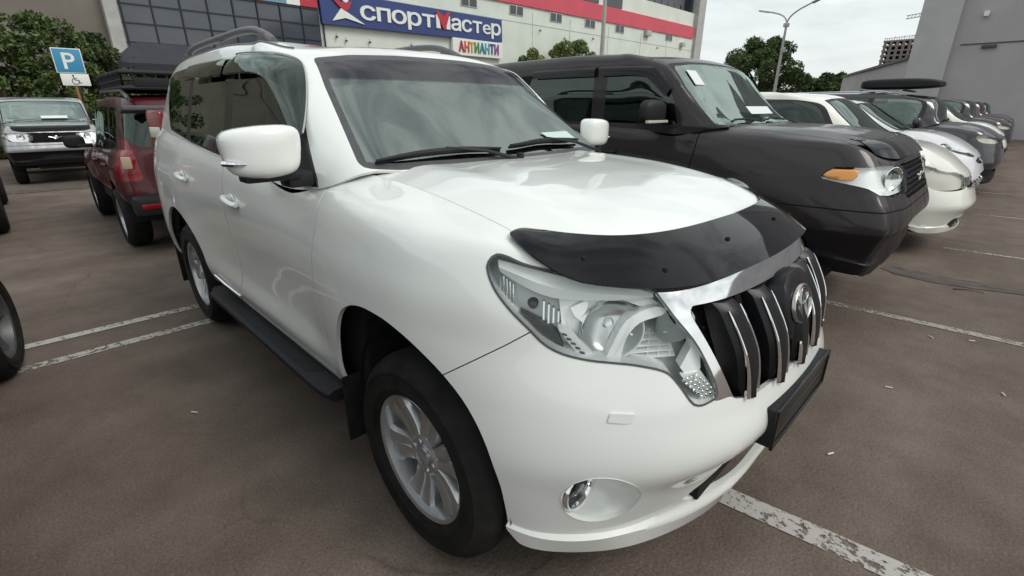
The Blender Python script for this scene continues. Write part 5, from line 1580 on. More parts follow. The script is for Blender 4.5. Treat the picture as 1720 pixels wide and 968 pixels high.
# -------- the rest of the row, copies of low-detail versions
low_m, *_ = make_car('people_carrier', 'x', 'car', (.1, 16.75, 0), 0, W_MPV, 'white_warm', mpv_spec, step=6, group=GR_ROW)
low_h, *_ = make_car('hatchback', 'x', 'car', (.1, 14.0, 0), 0, W_HAT, 'pearl', hat_spec, step=6, group=GR_ROW)
low_s, *_ = make_car('crossover', 'x', 'car', (.2, 19.5, 0), 0, W_SUV, 'darkcar', suv_spec, step=6, group=GR_ROW)
M['burgundy'] = P('burgundy_paint', (.07, .02, .028), .35, metal=.2, coat=1.0)
M['grey'] = P('grey_paint', (.12, .12, .13), .35, metal=.4, coat=1.0)
def sw(a, b): return {M[a].name: M[b]}
low_h['label'] = 'black hatchback right behind the dark blue crossover with the roof box'
for o_ in [low_h] + [c for c in low_h.children_recursive]:
    if o_.type == 'MESH':
        for sl in o_.material_slots:
            if sl.material == M['pearl']: sl.link = 'OBJECT'; sl.material = M['blackcar']
low_m['label'] = 'off-white people carrier, second car beyond the crossover with the roof box'
low_s['label'] = 'dark blue crossover without a roof box, third car beyond the one with the roof box'
clone(low_h, (.1, 22.2, 0), label='pearl grey hatchback, fourth car beyond the crossover with the roof box', swap=sw('blackcar', 'pearl'))
for o_ in []: pass
clone(low_s, (.15, 24.9, 0), label='burgundy crossover, fifth car beyond the one with the roof box', swap=sw('darkcar', 'burgundy'))
clone(low_h, (.1, 27.6, 0), label='white hatchback, second car from the far grey wall', swap=sw('blackcar', 'white'))
clone(low_s, (.1, 30.3, 0), label='grey crossover parked last in the row by the far grey wall', swap=sw('darkcar', 'grey'))

# -------- left: silver off-roader, red off-roader from behind, two dark cars at the edge
SIL = clone(PAT, (-13.45, -.98, 0), radians(0), 'silver off-road SUV facing the camera in front of the green shrubs', swap={M['brown'].name: M['silver'], 'amber_lens': M['clearlens']})
SIL.scale = (.88,) * 3
del SIL['group']; SIL.name = 'off_roader'
for c in list(SIL.children):
    if c.name.startswith(('sticker',)): D.objects.remove(c)

M['creamlens'] = P('cream_lens', (.40, .33, .24), .3)
niv_spec = dict(wheel=(.34, .0, -2.45), arch=.42, lamp=[(.45,.78,.90),(.55,.74,.93),(.72,.55,.93),(.74,.50,.80),(.60,.70,.80)], grille=[(0,.92),(.40,.92),(.40,.80),(0,.80)],
    lower=.52, rearlow=.66, lowmat='plastic', halfw=.875, track=.77, floor=.34, ends=(.55, -3.0), belt=1.06, tail=[(.70,1.20),(.95,1.22),(.95,.80),(.66,.80),(.67,.92)],
    rearglass=[(-.9,1.40),(.66,1.40),(.755,1.48),(.73,1.62),(.68,1.70),(-.9,1.71)], mirmat='plastic', mirror=(-.78, .90, 1.10), mirror_size=(.13, .22, .16), side_glass=('glass_dark',) * 3, rgx=-3.2)
NIV, nsh, ngu, _ = make_car('compact_off_roader', 'dark red compact off-road SUV seen from behind with black roof basket and rear spoiler', 'car', (-8.25, -.08, 0), pi, W_NIV, 'red', niv_spec, step=3)
# its local +x points away from the camera; rear at local x = -3.16
MB().box((-3.10, 0, 1.50), (.24, 1.42, .05), .018, rot=Matrix.Rotation(radians(8), 3, 'Y')).build('spoiler', M['plastic_grey'], NIV)
mb = MB().box((-3.20, 0, .56), (.20, 1.66, .20), .05); mb.build('rear_bumper', M['plastic'], NIV)
for s in (-1, 1):
    MB().box((-3.302, s * .66, .56), (.012, .22, .05), .004).build('bumper_reflector', M['redlens'], NIV)
    MB().box((-3.13, s * .775, .99), (.04, .085, .12), .015, rot=Matrix.Rotation(s * radians(-15), 3, 'Z')).build('reverse_lamp', M['creamlens'], NIV)
sp = D.objects.new('spare_wheel', None); COL.objects.link(sp); sp.parent = NIV
MB().lathe([(.0005, -3.40), (.25, -3.40), (.31, -3.37), (.335, -3.30), (.335, -3.20), (.30, -3.17)], c=(0, .17, .93), axis='x', n=40).build('spare_cover', M['plastic'], sp)
# roof basket
bk = D.objects.new('roof_basket', None); COL.objects.link(bk); bk.parent = NIV
mb = MB(); x0, x1, y0, z0, z1 = -2.85, -1.15, .60, 1.71, 1.86
for z, r in ((z0, .022), ((z0 + z1) / 2, .012), (z1, .024)):
    mb.tube([(x0, -y0, z), (x1, -y0, z), (x1, y0, z), (x0, y0, z), (x0, -y0, z)], r, 8, cap=False)
for x in np.linspace(x0, x1, 14): mb.tube([(x, -y0, z0), (x, y0, z0)], .014, 6)
for y in (-y0, y0):
    for x in np.linspace(x0, x1, 16): mb.tube([(x, y, z0), (x, y, z1)], .010, 6)
for x in (x0, x1):
    for y in np.linspace(-y0, y0, 13): mb.tube([(x, y, z0), (x, y, z1)], .010, 6)
mb.build('basket_frame', M['plastic'], bk)
MB().box(((x0 + x1) / 2, 0, z0 + .02), (x1 - x0 - .06, 1.12, .02), .004).build('basket_floor', M['plastic'], bk)
MB().box((x0 - .012, 0, 1.765), (.008, 1.0, .09), .002).build('basket_end_plate', M['plastic'], bk)
for s in (-1, 1):
    MB().tube([(-2.95, s * .60, 1.60), (-2.7, s * .60, 1.685), (-1.2, s * .60, 1.70), (-1.0, s * .60, 1.60)], .02, 8).build('roof_rail', M['rail_grey'], NIV)
EDGE_L = clone(low_h, (-2.80, -2.865, 0), pi, 'black car at the lower left edge of the photo, only one wheel showing')
for o_ in EDGE_L.children:
    if o_.name.startswith('wheel') and abs(o_.location.x) < .1 and o_.location.y < 0: o_.location.y -= .07; o_.rotation_euler.z = radians(-9)
for o_ in EDGE_L.children_recursive:
    if o_.type == 'MESH':
        for sl in o_.material_slots:
            if sl.material in (M['pearl'],): sl.link = 'OBJECT'; sl.material = M['blackcar']
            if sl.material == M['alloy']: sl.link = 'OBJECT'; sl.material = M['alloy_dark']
E2 = clone(low_s, (-10.5, -2.83, 0), pi, 'dark car at the left edge of the photo, beyond the nearest black one', swap=sw('darkcar', 'burgundy'))
for o_ in (EDGE_L, E2): 
    if 'group' in o_: del o_['group']
# ------------------------------------------------------------------ ground
def ground_mat():
    m, n, l, b = new_mat('asphalt')
    t = n.new("ShaderNodeTexCoord")
    def noise(sc, det=6, rough=.6):
        x = n.new("ShaderNodeTexNoise"); x.inputs['Scale'].default_value = sc; x.inputs['Detail'].default_value = det; x.inputs['Roughness'].default_value = rough
        l.new(t.outputs['Object'], x.inputs['Vector']); return x
    big = noise(.35, 5); mid = noise(3.0, 8, .65); fine = noise(100, 4, .75)
    vor = n.new("ShaderNodeTexVoronoi"); vor.inputs['Scale'].default_value = 60; l.new(t.outputs['Object'], vor.inputs['Vector'])
    r = n.new("ShaderNodeValToRGB"); r.color_ramp.elements[0].position = .32; r.color_ramp.elements[1].position = .68
    r.color_ramp.elements[0].color = (.128, .102, .085, 1); r.color_ramp.elements[1].color = (.170, .137, .115, 1)
    l.new(big.outputs['Fac'], r.inputs[0])
    r2 = n.new("ShaderNodeValToRGB"); r2.color_ramp.elements[0].position = .35; r2.color_ramp.elements[1].position = .7
    r2.color_ramp.elements[0].color = (.80, .79, .78, 1); r2.color_ramp.elements[1].color = (1.16, 1.16, 1.16, 1)
    l.new(mid.outputs['Fac'], r2.inputs[0])
    m1 = n.new("ShaderNodeMixRGB"); m1.blend_type = 'MULTIPLY'; m1.inputs[0].default_value = 1; l.new(r.outputs[0], m1.inputs[1]); l.new(r2.outputs[0], m1.inputs[2])
    r3 = n.new("ShaderNodeValToRGB"); r3.color_ramp.elements[0].position = .25; r3.color_ramp.elements[1].position = .75
    r3.color_ramp.elements[0].color = (.55, .55, .55, 1); r3.color_ramp.elements[1].color = (1.45, 1.42, 1.4, 1)
    l.new(fine.outputs['Fac'], r3.inputs[0])
    m2 = n.new("ShaderNodeMixRGB"); m2.blend_type = 'MULTIPLY'; m2.inputs[0].default_value = 1; l.new(m1.outputs[0], m2.inputs[1]); l.new(r3.outputs[0], m2.inputs[2])
    # stones showing through
    r4 = n.new("ShaderNodeValToRGB"); r4.color_ramp.elements[0].position = .0; r4.color_ramp.elements[1].position = .28
    r4.color_ramp.elements[0].color = (1.5, 1.45, 1.4, 1); r4.color_ramp.elements[1].color = (.92, .92, .92, 1)
    l.new(vor.outputs['Distance'], r4.inputs[0])
    m3 = n.new("ShaderNodeMixRGB"); m3.blend_type = 'MULTIPLY'; m3.inputs[0].default_value = .55; l.new(m2.outputs[0], m3.inputs[1]); l.new(r4.outputs[0], m3.inputs[2])
    # a few dark oil stains
    ol = noise(.9, 2, .4); r5 = n.new("ShaderNodeValToRGB"); r5.color_ramp.elements[0].position = .64; r5.color_ramp.elements[1].position = .74
    r5.color_ramp.elements[0].color = (1, 1, 1, 1); r5.color_ramp.elements[1].color = (.80, .79, .79, 1); l.new(ol.outputs['Fac'], r5.inputs[0])
    m4 = n.new("ShaderNodeMixRGB"); m4.blend_type = 'MULTIPLY'; m4.inputs[0].default_value = 1; l.new(m3.outputs[0], m4.inputs[1]); l.new(r5.outputs[0], m4.inputs[2])
    # long worn tracks along the aisle and hair cracks
    mp = n.new("ShaderNodeMapping"); mp.inputs['Scale'].default_value = (.9, .06, 1); mp.inputs['Rotation'].default_value = (0, 0, .08); l.new(t.outputs['Object'], mp.inputs['Vector'])
    tn = n.new("ShaderNodeTexNoise"); tn.inputs['Scale'].default_value = 1.6; tn.inputs['Detail'].default_value = 5; l.new(mp.outputs[0], tn.inputs['Vector'])
    r6 = n.new("ShaderNodeValToRGB"); r6.color_ramp.elements[0].position = .35; r6.color_ramp.elements[1].position = .65
    r6.color_ramp.elements[0].color = (.84, .83, .82, 1); r6.color_ramp.elements[1].color = (1.12, 1.12, 1.12, 1); l.new(tn.outputs['Fac'], r6.inputs[0])
    m5 = n.new("ShaderNodeMixRGB"); m5.blend_type = 'MULTIPLY'; m5.inputs[0].default_value = 1; l.new(m4.outputs[0], m5.inputs[1]); l.new(r6.outputs[0], m5.inputs[2])
    dw = noise(1.3, 4); dm = n.new("ShaderNodeMixRGB"); dm.inputs[0].default_value = .22; l.new(t.outputs['Object'], dm.inputs[1]); l.new(dw.outputs['Color'], dm.inputs[2])
    vc = n.new("ShaderNodeTexVoronoi"); vc.feature = 'DISTANCE_TO_EDGE'; vc.inputs['Scale'].default_value = .55; l.new(dm.outputs[0], vc.inputs['Vector'])
    r7 = n.new("ShaderNodeValToRGB"); r7.color_ramp.elements[0].position = .0; r7.color_ramp.elements[1].position = .006
    r7.color_ramp.elements[0].color = (.68, .67, .66, 1); r7.color_ramp.elements[1].color = (1, 1, 1, 1); l.new(vc.outputs['Distance'], r7.inputs[0])
    ms = noise(.5, 2); r8 = n.new("ShaderNodeValToRGB"); r8.color_ramp.elements[0].position = .50; r8.color_ramp.elements[1].position = .60; l.new(ms.outputs['Fac'], r8.inputs[0])
    m6 = n.new("ShaderNodeMixRGB"); m6.blend_type = 'MULTIPLY'; l.new(r8.outputs[0], m6.inputs[0]); l.new(m5.outputs[0], m6.inputs[1]); l.new(r7.outputs[0], m6.inputs[2])
    l.new(m6.outputs[0], b.inputs['Base Color'])
    b.inputs['Roughness'].default_value = .85; b.inputs['Specular IOR Level'].default_value = .3
    bp = n.new("ShaderNodeBump"); bp.inputs['Strength'].default_value = .55; bp.inputs['Distance'].default_value = .004
    ma = n.new("ShaderNodeMath"); ma.operation = 'ADD'; l.new(fine.outputs['Fac'], ma.inputs[0]); l.new(vor.outputs['Distance'], ma.inputs[1])
    l.new(ma.outputs[0], bp.inputs['Height']); l.new(bp.outputs[0], b.inputs['Normal'])
    return m
mb = MB(); mb.quad((-600, -600, 0), (600, -600, 0), (600, 600, 0), (-600, 600, 0))
gr = mb.build('ground', ground_mat(), smooth=False); gr['kind'] = 'structure'

def line_mat(w0=.74, w1=.80, c=(.42, .40, .37)):
    m, n, l, b = new_mat('worn_line_paint')
    t = n.new("ShaderNodeTexCoord")
    x = n.new("ShaderNodeTexNoise"); x.inputs['Scale'].default_value = 26; x.inputs['Detail'].default_value = 8; x.inputs['Roughness'].default_value = .75
    y = n.new("ShaderNodeTexNoise"); y.inputs['Scale'].default_value = 3; y.inputs['Detail'].default_value = 3
    l.new(t.outputs['Object'], x.inputs['Vector']); l.new(t.outputs['Object'], y.inputs['Vector'])
    a = n.new("ShaderNodeMath"); a.operation = 'MULTIPLY_ADD'; a.inputs[1].default_value = .35; l.new(y.outputs['Fac'], a.inputs[0]); l.new(x.outputs['Fac'], a.inputs[2])
    r = n.new("ShaderNodeValToRGB"); r.color_ramp.elements[0].position = w0; r.color_ramp.elements[1].position = w1
    l.new(a.outputs[0], r.inputs[0])
    tr = n.new("ShaderNodeBsdfTransparent"); mi = n.new("ShaderNodeMixShader"); o = n['Material Output']
    b.inputs['Base Color'].default_value = (*c, 1); b.inputs['Roughness'].default_value = .8
    l.new(r.outputs[0], mi.inputs[0]); l.new(tr.outputs[0], mi.inputs[2]); l.new(b.outputs[0], mi.inputs[1])
    l.new(mi.outputs[0], o.inputs[0])
    return m
LM = line_mat(.69, .75); LM2 = line_mat(.66, .74, (.34, .31, .28))
def gline(a, b, w, nm='parking_line', mat=None):
    a = Vector(a); b = Vector(b); d = (b - a).normalized(); p = Vector((-d.y, d.x)) * w / 2
    n = max(2, int((b - a).length / .25)); L, R_ = [], []
    for i in range(n + 1):
        c = a.lerp(b, i / n); j = random.uniform(-.004, .004)
        L.append((c.x + p.x * (1 + j * 10), c.y + p.y * (1 + j * 10), .004)); R_.append((c.x - p.x, c.y - p.y, .004))
    o = MB().grid([L, R_]).build(nm, mat or LM, smooth=False); o['kind'] = 'structure'
gline((.45, .10), (2.9, .42), .11)
gline((.35, 2.86), (2.9, 3.02), .085, mat=LM2)
gline((-3.20, -2.5), (-3.20, 2.1), .09)
gline((-2.80, -1.95), (-2.80, 2.1), .09)
for y, x0 in ((5.65, .9), (8.4, 1.0), (11.15, .8)): gline((x0, y + .05), (2.6, y + .14), .07, mat=LM2)

# asphalt seam and kerb strip beyond the left bays
M['seam'] = P('asphalt_patch', (.085, .068, .058), .9, noise=.35, nscale=9, bump=.4, bscale=90)
def blob(pts, z, nm, mat):
    q = smooth_poly(pts, 5); q = q + np.random.RandomState(3).normal(0, .012, q.shape)
    mb = MB(); mb.bm.faces.new([mb.bm.verts.new((x, y, z)) for x, y in q]); o = mb.build(nm, mat, smooth=False); o['kind'] = 'structure'
blob([(.6, 4.2), (1.1, 4.1), (1.6, 4.25), (2.6, 4.1), (2.7, 4.35), (1.8, 4.5), (1.0, 4.38), (.6, 4.45)], .005, 'asphalt_patch', M['seam'])
blob([(-12.3, -3.5), (-12.0, -3.4), (-11.7, -1), (-11.9, 1.5), (-12.3, 1.5), (-12.2, -1)], .006, 'asphalt_seam', M['seam'])
# cigarette ends and twigs
M['butt'] = P('cigarette_paper', (.62, .58, .52), .8)
M['twig'] = P('twig_bark', (.05, .035, .025), .9)
for i, (x, y, a) in enumerate(((1.005, 1.62, .3), (1.50, 1.98, 2.0), (.93, .72, 1.1), (1.30, 2.75, .5), (1.12, 2.62, 2.4), (-1.55, -1.30, .6))):
    o = MB().tube([(0, 0, .005), (.035 * cos(a), .035 * sin(a), .005)], .0042, 8).build('cigarette_end', M['butt'])
    o.location = (x, y, .002)
    tag(o, ('white cigarette end %s' % ('nearest the number plate holder of the white SUV', 'by the right edge of the photo', 'just past the thick line end', 'far right beside a smaller scrap', 'a hand from the far right one', 'alone on the dark asphalt by the running board')[i]), 'litter', 'cigarette ends on the asphalt')
o = MB().tube([(0, 0, .006), (.09, .05, .010), (.20, .06, .006)], [.006, .004, .002], 6).build('twig', M['twig']); o.location = (1.12, 4.0, .002); tag(o, 'dark curved twig lying on the asphalt ahead of the dark brown off-road SUV', 'twig')

# ------------------------------------------------------------------ helpers for buildings
def text_mesh(txt, size, extrude, mat, parent, name, mtx, bold=.0, sx=1.0):
    cu = D.curves.new('tmp', 'FONT'); cu.body = txt; cu.size = size; cu.extrude = extrude; cu.offset = bold; cu.resolution_u = 4
    ob = D.objects.new('tmp', cu); COL.objects.link(ob)
    bpy.context.view_layer.update()
    dg = bpy.context.evaluated_depsgraph_get()
    me = D.meshes.new_from_object(ob.evaluated_get(dg)); w = ob.dimensions.x
    D.objects.remove(ob); D.curves.remove(cu)
    me.materials.clear(); me.materials.append(mat)
    me.transform(Matrix.Diagonal((sx, 1, 1, 1))); me.transform(mtx)
    o = D.objects.new(name, me); COL.objects.link(o); o.parent = parent
    return w * sx
# text on a wall x = const facing +x: local X -> +y, local Y -> +z, normal -> +x
def wall_mtx(x, y, z): 
    m = Matrix(((0, 0, 1, x), (1, 0, 0, y), (0, 1, 0, z), (0, 0, 0, 1))); return m

M['mint'] = P('pale_render', (.68, .73, .66), .85, noise=.06, nscale=.6, bump=.2, bscale=20)
M['bandred'] = P('red_band_paint', (.62, .085, .12), .6, noise=.05, nscale=.5)
M['winframe'] = P('window_frame_white', (.6, .6, .58), .6)
M['dglass'] = P('building_glass', (.035, .04, .05), .12, spec=.8)
M['fglass'] = P('facade_glass', (.045, .055, .075), .10, spec=1.0, noise=.2, nscale=.5)
M['mullion'] = P('mullion_dark', (.02, .022, .028), .5)
M['concrete'] = P('concrete_light', (.42, .42, .40), .85, noise=.12, nscale=2, bump=.2, bscale=15)
M['towergrey'] = P('tower_cladding', (.10, .11, .12), .7, noise=.08, nscale=.4)
M['blue'] = P('sign_blue', (.035, .06, .20), .4, noise=.06, nscale=1)
M['signwhite'] = P('sign_letter_white', (.80, .82, .78), .5)
M['signred'] = P('sign_red', (.50, .03, .05), .45)
M['orange'] = P('panel_orange', (.60, .14, .06), .5); M['panelblue'] = P('panel_blue', (.16, .30, .42), .5)
M['metalwhite'] = P('galvanised', (.45, .46, .46), .55, metal=.3, noise=.1, nscale=8)

# ------------------------------------------------------------------ shopping centre
mall = empty('shopping_centre', 'long pale shopping centre with a red band, small windows and a dark glass front', 'building', (-40, 40, 0))
def part(mb, nm, m, par, **k):
    o = mb.build(nm, M[m] if isinstance(m, str) else m, None, **k); o.parent = par
    o.matrix_parent_inverse = Matrix.Translation(-par.location); return o
FX = -35.0
part(MB().box((-45, 43.35, 6.0), (20, 55.7, 12.0)), 'wall', 'mint', mall, smooth=False)
part(MB().box((-45, 43.35, 12.9), (19.6, 55.3, 1.8)), 'upper_storey', 'mint', mall, smooth=False)
# red band, lower edge falls in steps as built
part(MB().prism([(FX + .15, 15.5, 10.42), (FX + .15, 70.6, 10.60), (FX + .15, 70.6, 12.05), (FX + .15, 15.5, 12.05)], (-.6, 0, 0)), 'red_band', 'bandred', mall, smooth=False)
for (y, w, z) in ((34.9, 1.75, 10.0), (40.65, 1.75, 10.02), (46.4, 1.75, 10.06), (52.2, 1.7, 10.10), (63.9, 1.7, 10.2), (29.1, 1.75, 10.0)):
    f_ = part(MB().box((FX + .02, y, z), (.10, w + .12, .82), .01), 'window', 'winframe', mall)
    for s in (-1, 1):
        g_ = MB().box((FX + .08, y + s * w * .26, z), (.02, w * .45, .70)).build('pane', M['dglass']); g_.parent = f_
part(MB().box((FX + .25, 58.2, 10.15), (.45, 1.1, .6), .03).box((FX + .25, 67.5, 9.6), (.45, .8, .5), .03), 'air_conditioner', 'metalwhite', mall)
for y0, y1 in ((44.0, 48.0), (49.2, 52.6)):
    w_ = part(MB().box((-35.15, (y0 + y1) / 2, 12.9), (.12, y1 - y0, 1.4)), 'upper_window', 'dglass', mall, smooth=False)
for y in (37.2, 43.0, 50.0, 57.0, 63.5): part(MB().box((FX + .012, y, 5.0), (.02, .05, 10.2)), 'wall_joint', 'concrete', mall, smooth=False)
for z in (9.05, 4.2): part(MB().box((FX + .014, 43.4, z), (.02, 55.4, .04)), 'wall_joint', 'concrete', mall, smooth=False)
for (y, z) in ((16.6, 6.2), (17.3, 6.0), (19.2, 6.05), (22.9, 6.1), (27.5, 6.3), (47.0, 8.6), (42.0, 8.2), (61.0, 8.7), (38.2, 8.6)):
    part(MB().box((FX + .15, y, z), (.2, .10, .13), .02).tube([(FX + .1, y, z + .05), (FX + .1, y, z + .25)], .015, 6), 'wall_lamp', 'plastic_grey', mall)
# glass front
part(MB().box((FX - .4, 9.6, 4.4), (1.0, 11.6, 8.8)), 'glass_front', 'fglass', mall, smooth=False)
mb = MB()
for k in range(9): mb.box((FX + .14, 4.3 + 1.53 * k * .93, 4.3), (.12, .07, 8.6))
part(mb, 'mullions', 'mullion', mall, smooth=False)
mb = MB()
for z in (1.1, 2.05, 3.0, 3.95, 4.9, 5.86, 6.80, 7.74): mb.box((FX + .13, 9.6, z), (.10, 11.5, .07))
part(mb, 'transoms', 'mullion', mall, smooth=False)
for (y0, y1, m) in ((10.3, 11.9, 'orange'), (11.9, 13.3, 'panelblue'), (13.3, 14.2, 'signwhite'), (14.2, 15.4, 'signred')):
    part(MB().box((FX + .20, (y0 + y1) / 2, 8.25), (.12, y1 - y0 - .02, .82)), 'colour_panel', m, mall, smooth=False)
part(MB().prism([(FX + .6, 3.45, 0), (FX + .6, 4.05, 0), (FX + .6, 4.12, 9.2), (FX + .6, 3.5, 9.2)], (-1.0, 0, 0)), 'pillar', 'concrete', mall, smooth=False)

# ------------------------------------------------------------------ shop signs
sg = empty('shop_sign', 'wide blue shop sign with white lettering and a red and white athlete emblem', 'sign', (FX + .3, 24, 6.9))
part(MB().prism([(FX + .40, 15.55, 6.92), (FX + .40, 32.70, 7.10), (FX + .40, 32.65, 8.92), (FX + .40, 15.5, 8.98)], (-.35, 0, 0)), 'sign_panel', 'blue', sg, smooth=False)
def letters(txt, y0, y1, zb, size, mat_fn, par, x, bold, sx=None, dz=0):
    ws = []
    tmp = []
    for ch in txt:
        o0 = set(D.objects)
        w = text_mesh(ch, size, .05, mat_fn(len(ws)), par, 'letter', Matrix.Identity(4), bold=(.004 if ch in 'еe' else bold))
        o = [q for q in D.objects if q not in o0][0]; tmp.append(o)
        xs = [v.co.x for v in o.data.vertices]; ws.append((min(xs), max(xs)))
    tot = sum(b - a for a, b in ws); n = len(txt); gapw = .06 * size
    k = (y1 - y0 - gapw * (n - 1)) / tot; y = y0
    for i, (o, (a, b)) in enumerate(zip(tmp, ws)):
        o.data.transform(Matrix.Translation((-a, 0, 0))); o.data.transform(Matrix.Diagonal((k, 1, 1, 1)))
        o.data.transform(wall_mtx(x, y, zb + dz * (y - y0)))
        o.matrix_parent_inverse = Matrix.Translation(-par.location); y += (b - a) * k + gapw
letters('спорт', 18.45, 25.05, 7.50, 1.62, lambda i: M['signwhite'], sg, FX + .43, .022, dz=.010)
letters('астeр', 26.75, 32.45, 7.58, 1.62, lambda i: M['signwhite'], sg, FX + .43, .022, dz=.010)
zb = 7.56
for poly in ([(25.2, zb), (25.62, zb), (25.48, zb + .85), (25.2, zb + 1.0)], [(26.2, zb), (26.62, zb), (26.62, zb + 1.0), (26.34, zb + .85)]):
    part(MB().prism([(FX + .42, a, b) for a, b in poly], (.08, 0, 0)), 'letter', 'signwhite', sg, smooth=False)
part(MB().prism([(FX + .43, a, b) for a, b in [(25.88, zb), (26.12, zb), (26.62, zb + 1.25), (26.42, zb + 1.28), (26.0, zb + .95), (25.35, zb + 1.22), (25.2, zb + 1.15)]], (.10, 0, 0)), 'letter', 'signred', sg, smooth=False)
# athlete emblem
part(MB().prism([(FX + .43, a, b) for a, b in [(16.25, 7.15), (17.0, 8.02), (18.75, 7.14), (17.25, 7.42)]], (.06, 0, 0)), 'emblem_legs', 'signwhite', sg, smooth=False)
part(MB().prism([(FX + .44, a, b) for a, b in [(16.1, 8.80), (16.85, 8.10), (17.35, 7.85), (17.6, 8.05), (17.85, 8.55), (17.35, 8.35), (16.9, 8.42)]], (.08, 0, 0)), 'emblem_arms', 'signred', sg, smooth=False)
part(MB().lathe([(.0005, .1), (.24, .1), (.25, .0)], c=(FX + .44, 17.35, 8.62), axis='x', n=24), 'emblem_head', 'signwhite', sg)
s2 = empty('shop_sign', 'small white shop sign with rainbow coloured letters below the blue one', 'sign', (FX + .2, 29.8, 5.7))
part(MB().box((FX + .25, 29.82, 6.38), (.3, 5.85, 1.32), .02), 'sign_panel', 'signwhite', s2, smooth=False)
cols = [(.45, .02, .06), (.60, .12, .04), (.65, .42, .05), (.08, .28, .10), (.02, .28, .34), (.10, .38, .42), (.05, .08, .25), (.30, .08, .32)]
rm = [P('rainbow_%s' % n_, c_, .5) for n_, c_ in zip(('red', 'orange', 'yellow', 'green', 'teal', 'cyan', 'navy', 'violet'), cols)]
letters('АНТИАНТИ', 27.5, 32.2, 6.02, 1.10, lambda i: rm[i], s2, FX + .43, .03)

# ------------------------------------------------------------------ tower above the mall's right end
tw = empty('tower_block', 'dark grey tower block rising behind the right end of the shopping centre', 'building', (-44, 66, 0))
part(MB().box((-44.5, 64.6, 14), (16, 15.0, 28)), 'wall', 'towergrey', tw, smooth=False)
for z in np.arange(13.2, 27, 1.25):
    for k in range(8):
        y = 58.1 + 1.75 * k + (.5 if int(z * 4) % 2 else 0)
        if y < 71.2: part(MB().box((-36.46, y, z), (.06, .30, .62)), 'window', 'dglass', tw, smooth=False)
part(MB().box((-36.4, 56.4, 16), (1.4, 1.3, 32)), 'corner_column', 'mint', tw, smooth=False)
part(MB().box((-35.9, 71.9, 14), (2.6, 2.0, 28)), 'corner_column', 'concrete', tw, smooth=False)
part(MB().box((-36.3, 70.5, 14), (1.6, .5, 28)), 'corner_recess', 'dglass', tw, smooth=False)

# ------------------------------------------------------------------ beige building and canopy on the left
bl = empty('beige_building', 'blurred beige building behind the shrubs at the upper left', 'building', (-40, -14, 0))
M['beige'] = P('beige_concrete', (.19, .17, .145), .9, noise=.22, nscale=.35, bump=.2, bscale=5)
part(MB().box((-42, -13.3, 6), (14, 33.6, 12)), 'wall', 'beige', bl, smooth=False)
part(MB().box((-34.95, -13, 8.2), (.12, 32.5, .5)), 'cornice', 'beige', bl, smooth=False)
cn = empty('entrance_canopy', 'dark hipped canopy roof in front of the glass facade', 'canopy', (-24, 3.4, 0))
M['navy'] = P('navy_roof', (.020, .022, .032), .7, noise=.15, nscale=2)
mb = MB(); b_ = [(-22.5, 1.75, 3.05), (-22.5, 6.3, 3.05), (-26, 6.3, 3.05), (-26, 1.75, 3.05)]; t_ = [(-23.6, 2.7, 3.85), (-23.6, 5.4, 3.85), (-25, 5.4, 3.85), (-25, 2.7, 3.85)]
bot = [(x, y, 2.75) for x, y, z in b_]
for A_, B_ in ((bot, b_), (b_, t_)):
    for i in range(4): mb.quad(A_[i], A_[(i + 1) % 4], B_[(i + 1) % 4], B_[i])
mb.quad(*t_).quad(*bot)
part(mb, 'roof', 'navy', cn, smooth=False)
for x in (-22.8, -25.7):
    for y in (2.0, 6.05): part(MB().tube([(x, y, 0), (x, y, 2.8)], .07, 10), 'post', 'navy', cn)
part(MB().box((-25.2, 4.05, 1.4), (.8, 3.6, 2.7)), 'shop_wall', 'navy', cn, smooth=False)

# ------------------------------------------------------------------ grey hall on the right, its low wing, a shell under construction, crane
M['hall'] = P('grey_panel_wall', (.40, .38, .39), .8, noise=.10, nscale=.5, bump=.1, bscale=6)
hl = empty('grey_hall', 'tall windowless grey hall closing the car row on the right', 'building', (8, 40, 0))
part(MB().box((22, 41.5, 7), (48.6, 16, 14)), 'wall', 'hall', hl, smooth=False)
M['hall_light'] = P('grey_render_light', (.45, .44, .445), .85, noise=.08, nscale=1)
part(MB().box((-3.1, 41.45, 7), (1.6, 16.6, 14.2)), 'corner_wall', 'hall_light', hl, smooth=False)
part(MB().box((5, 33.48, 4.45), (14, .04, .05)), 'panel_joint', 'plastic_grey', hl, smooth=False)
part(MB().box((-.9, 33.42, 4.30), (.55, .16, .14), .02), 'wall_box', 'plastic_grey', hl)
part(MB().box((-1.35, 33.36, 5.75), (.20, .25, .24), .04).tube([(-1.35, 33.5, 5.85), (-1.35, 33.2, 5.85)], .03, 6), 'wall_lamp', 'signwhite', hl)
wg = empty('low_wing', 'low light grey wing with a sloping roof edge beside the tall hall', 'building', (-7, 44, 0))
d = Vector((-.368, .930, 0)); nrm = Vector((-.930, -.368, 0)); p0 = Vector((-3.9, 33.4, 0)); p1 = p0 + d * 18.6
q = [p0, p1, p1 - nrm * 8, p0 - nrm * 8]
mb = MB(); mb.prism([(v.x, v.y, 0) for v in q], (0, 0, 3.9)); part(mb, 'wall', 'hall_light', wg, smooth=False)
pr_ = [p0 + nrm * .12, p1 + nrm * .12 + d * .15, p1 + nrm * .0 - nrm * 8, p0 - nrm * 8]
mb = MB(); mb.prism([(v.x, v.y, 3.9) for v in pr_], (0, 0, .14)); part(mb, 'roof_edge', 'plastic_grey', wg, smooth=False)
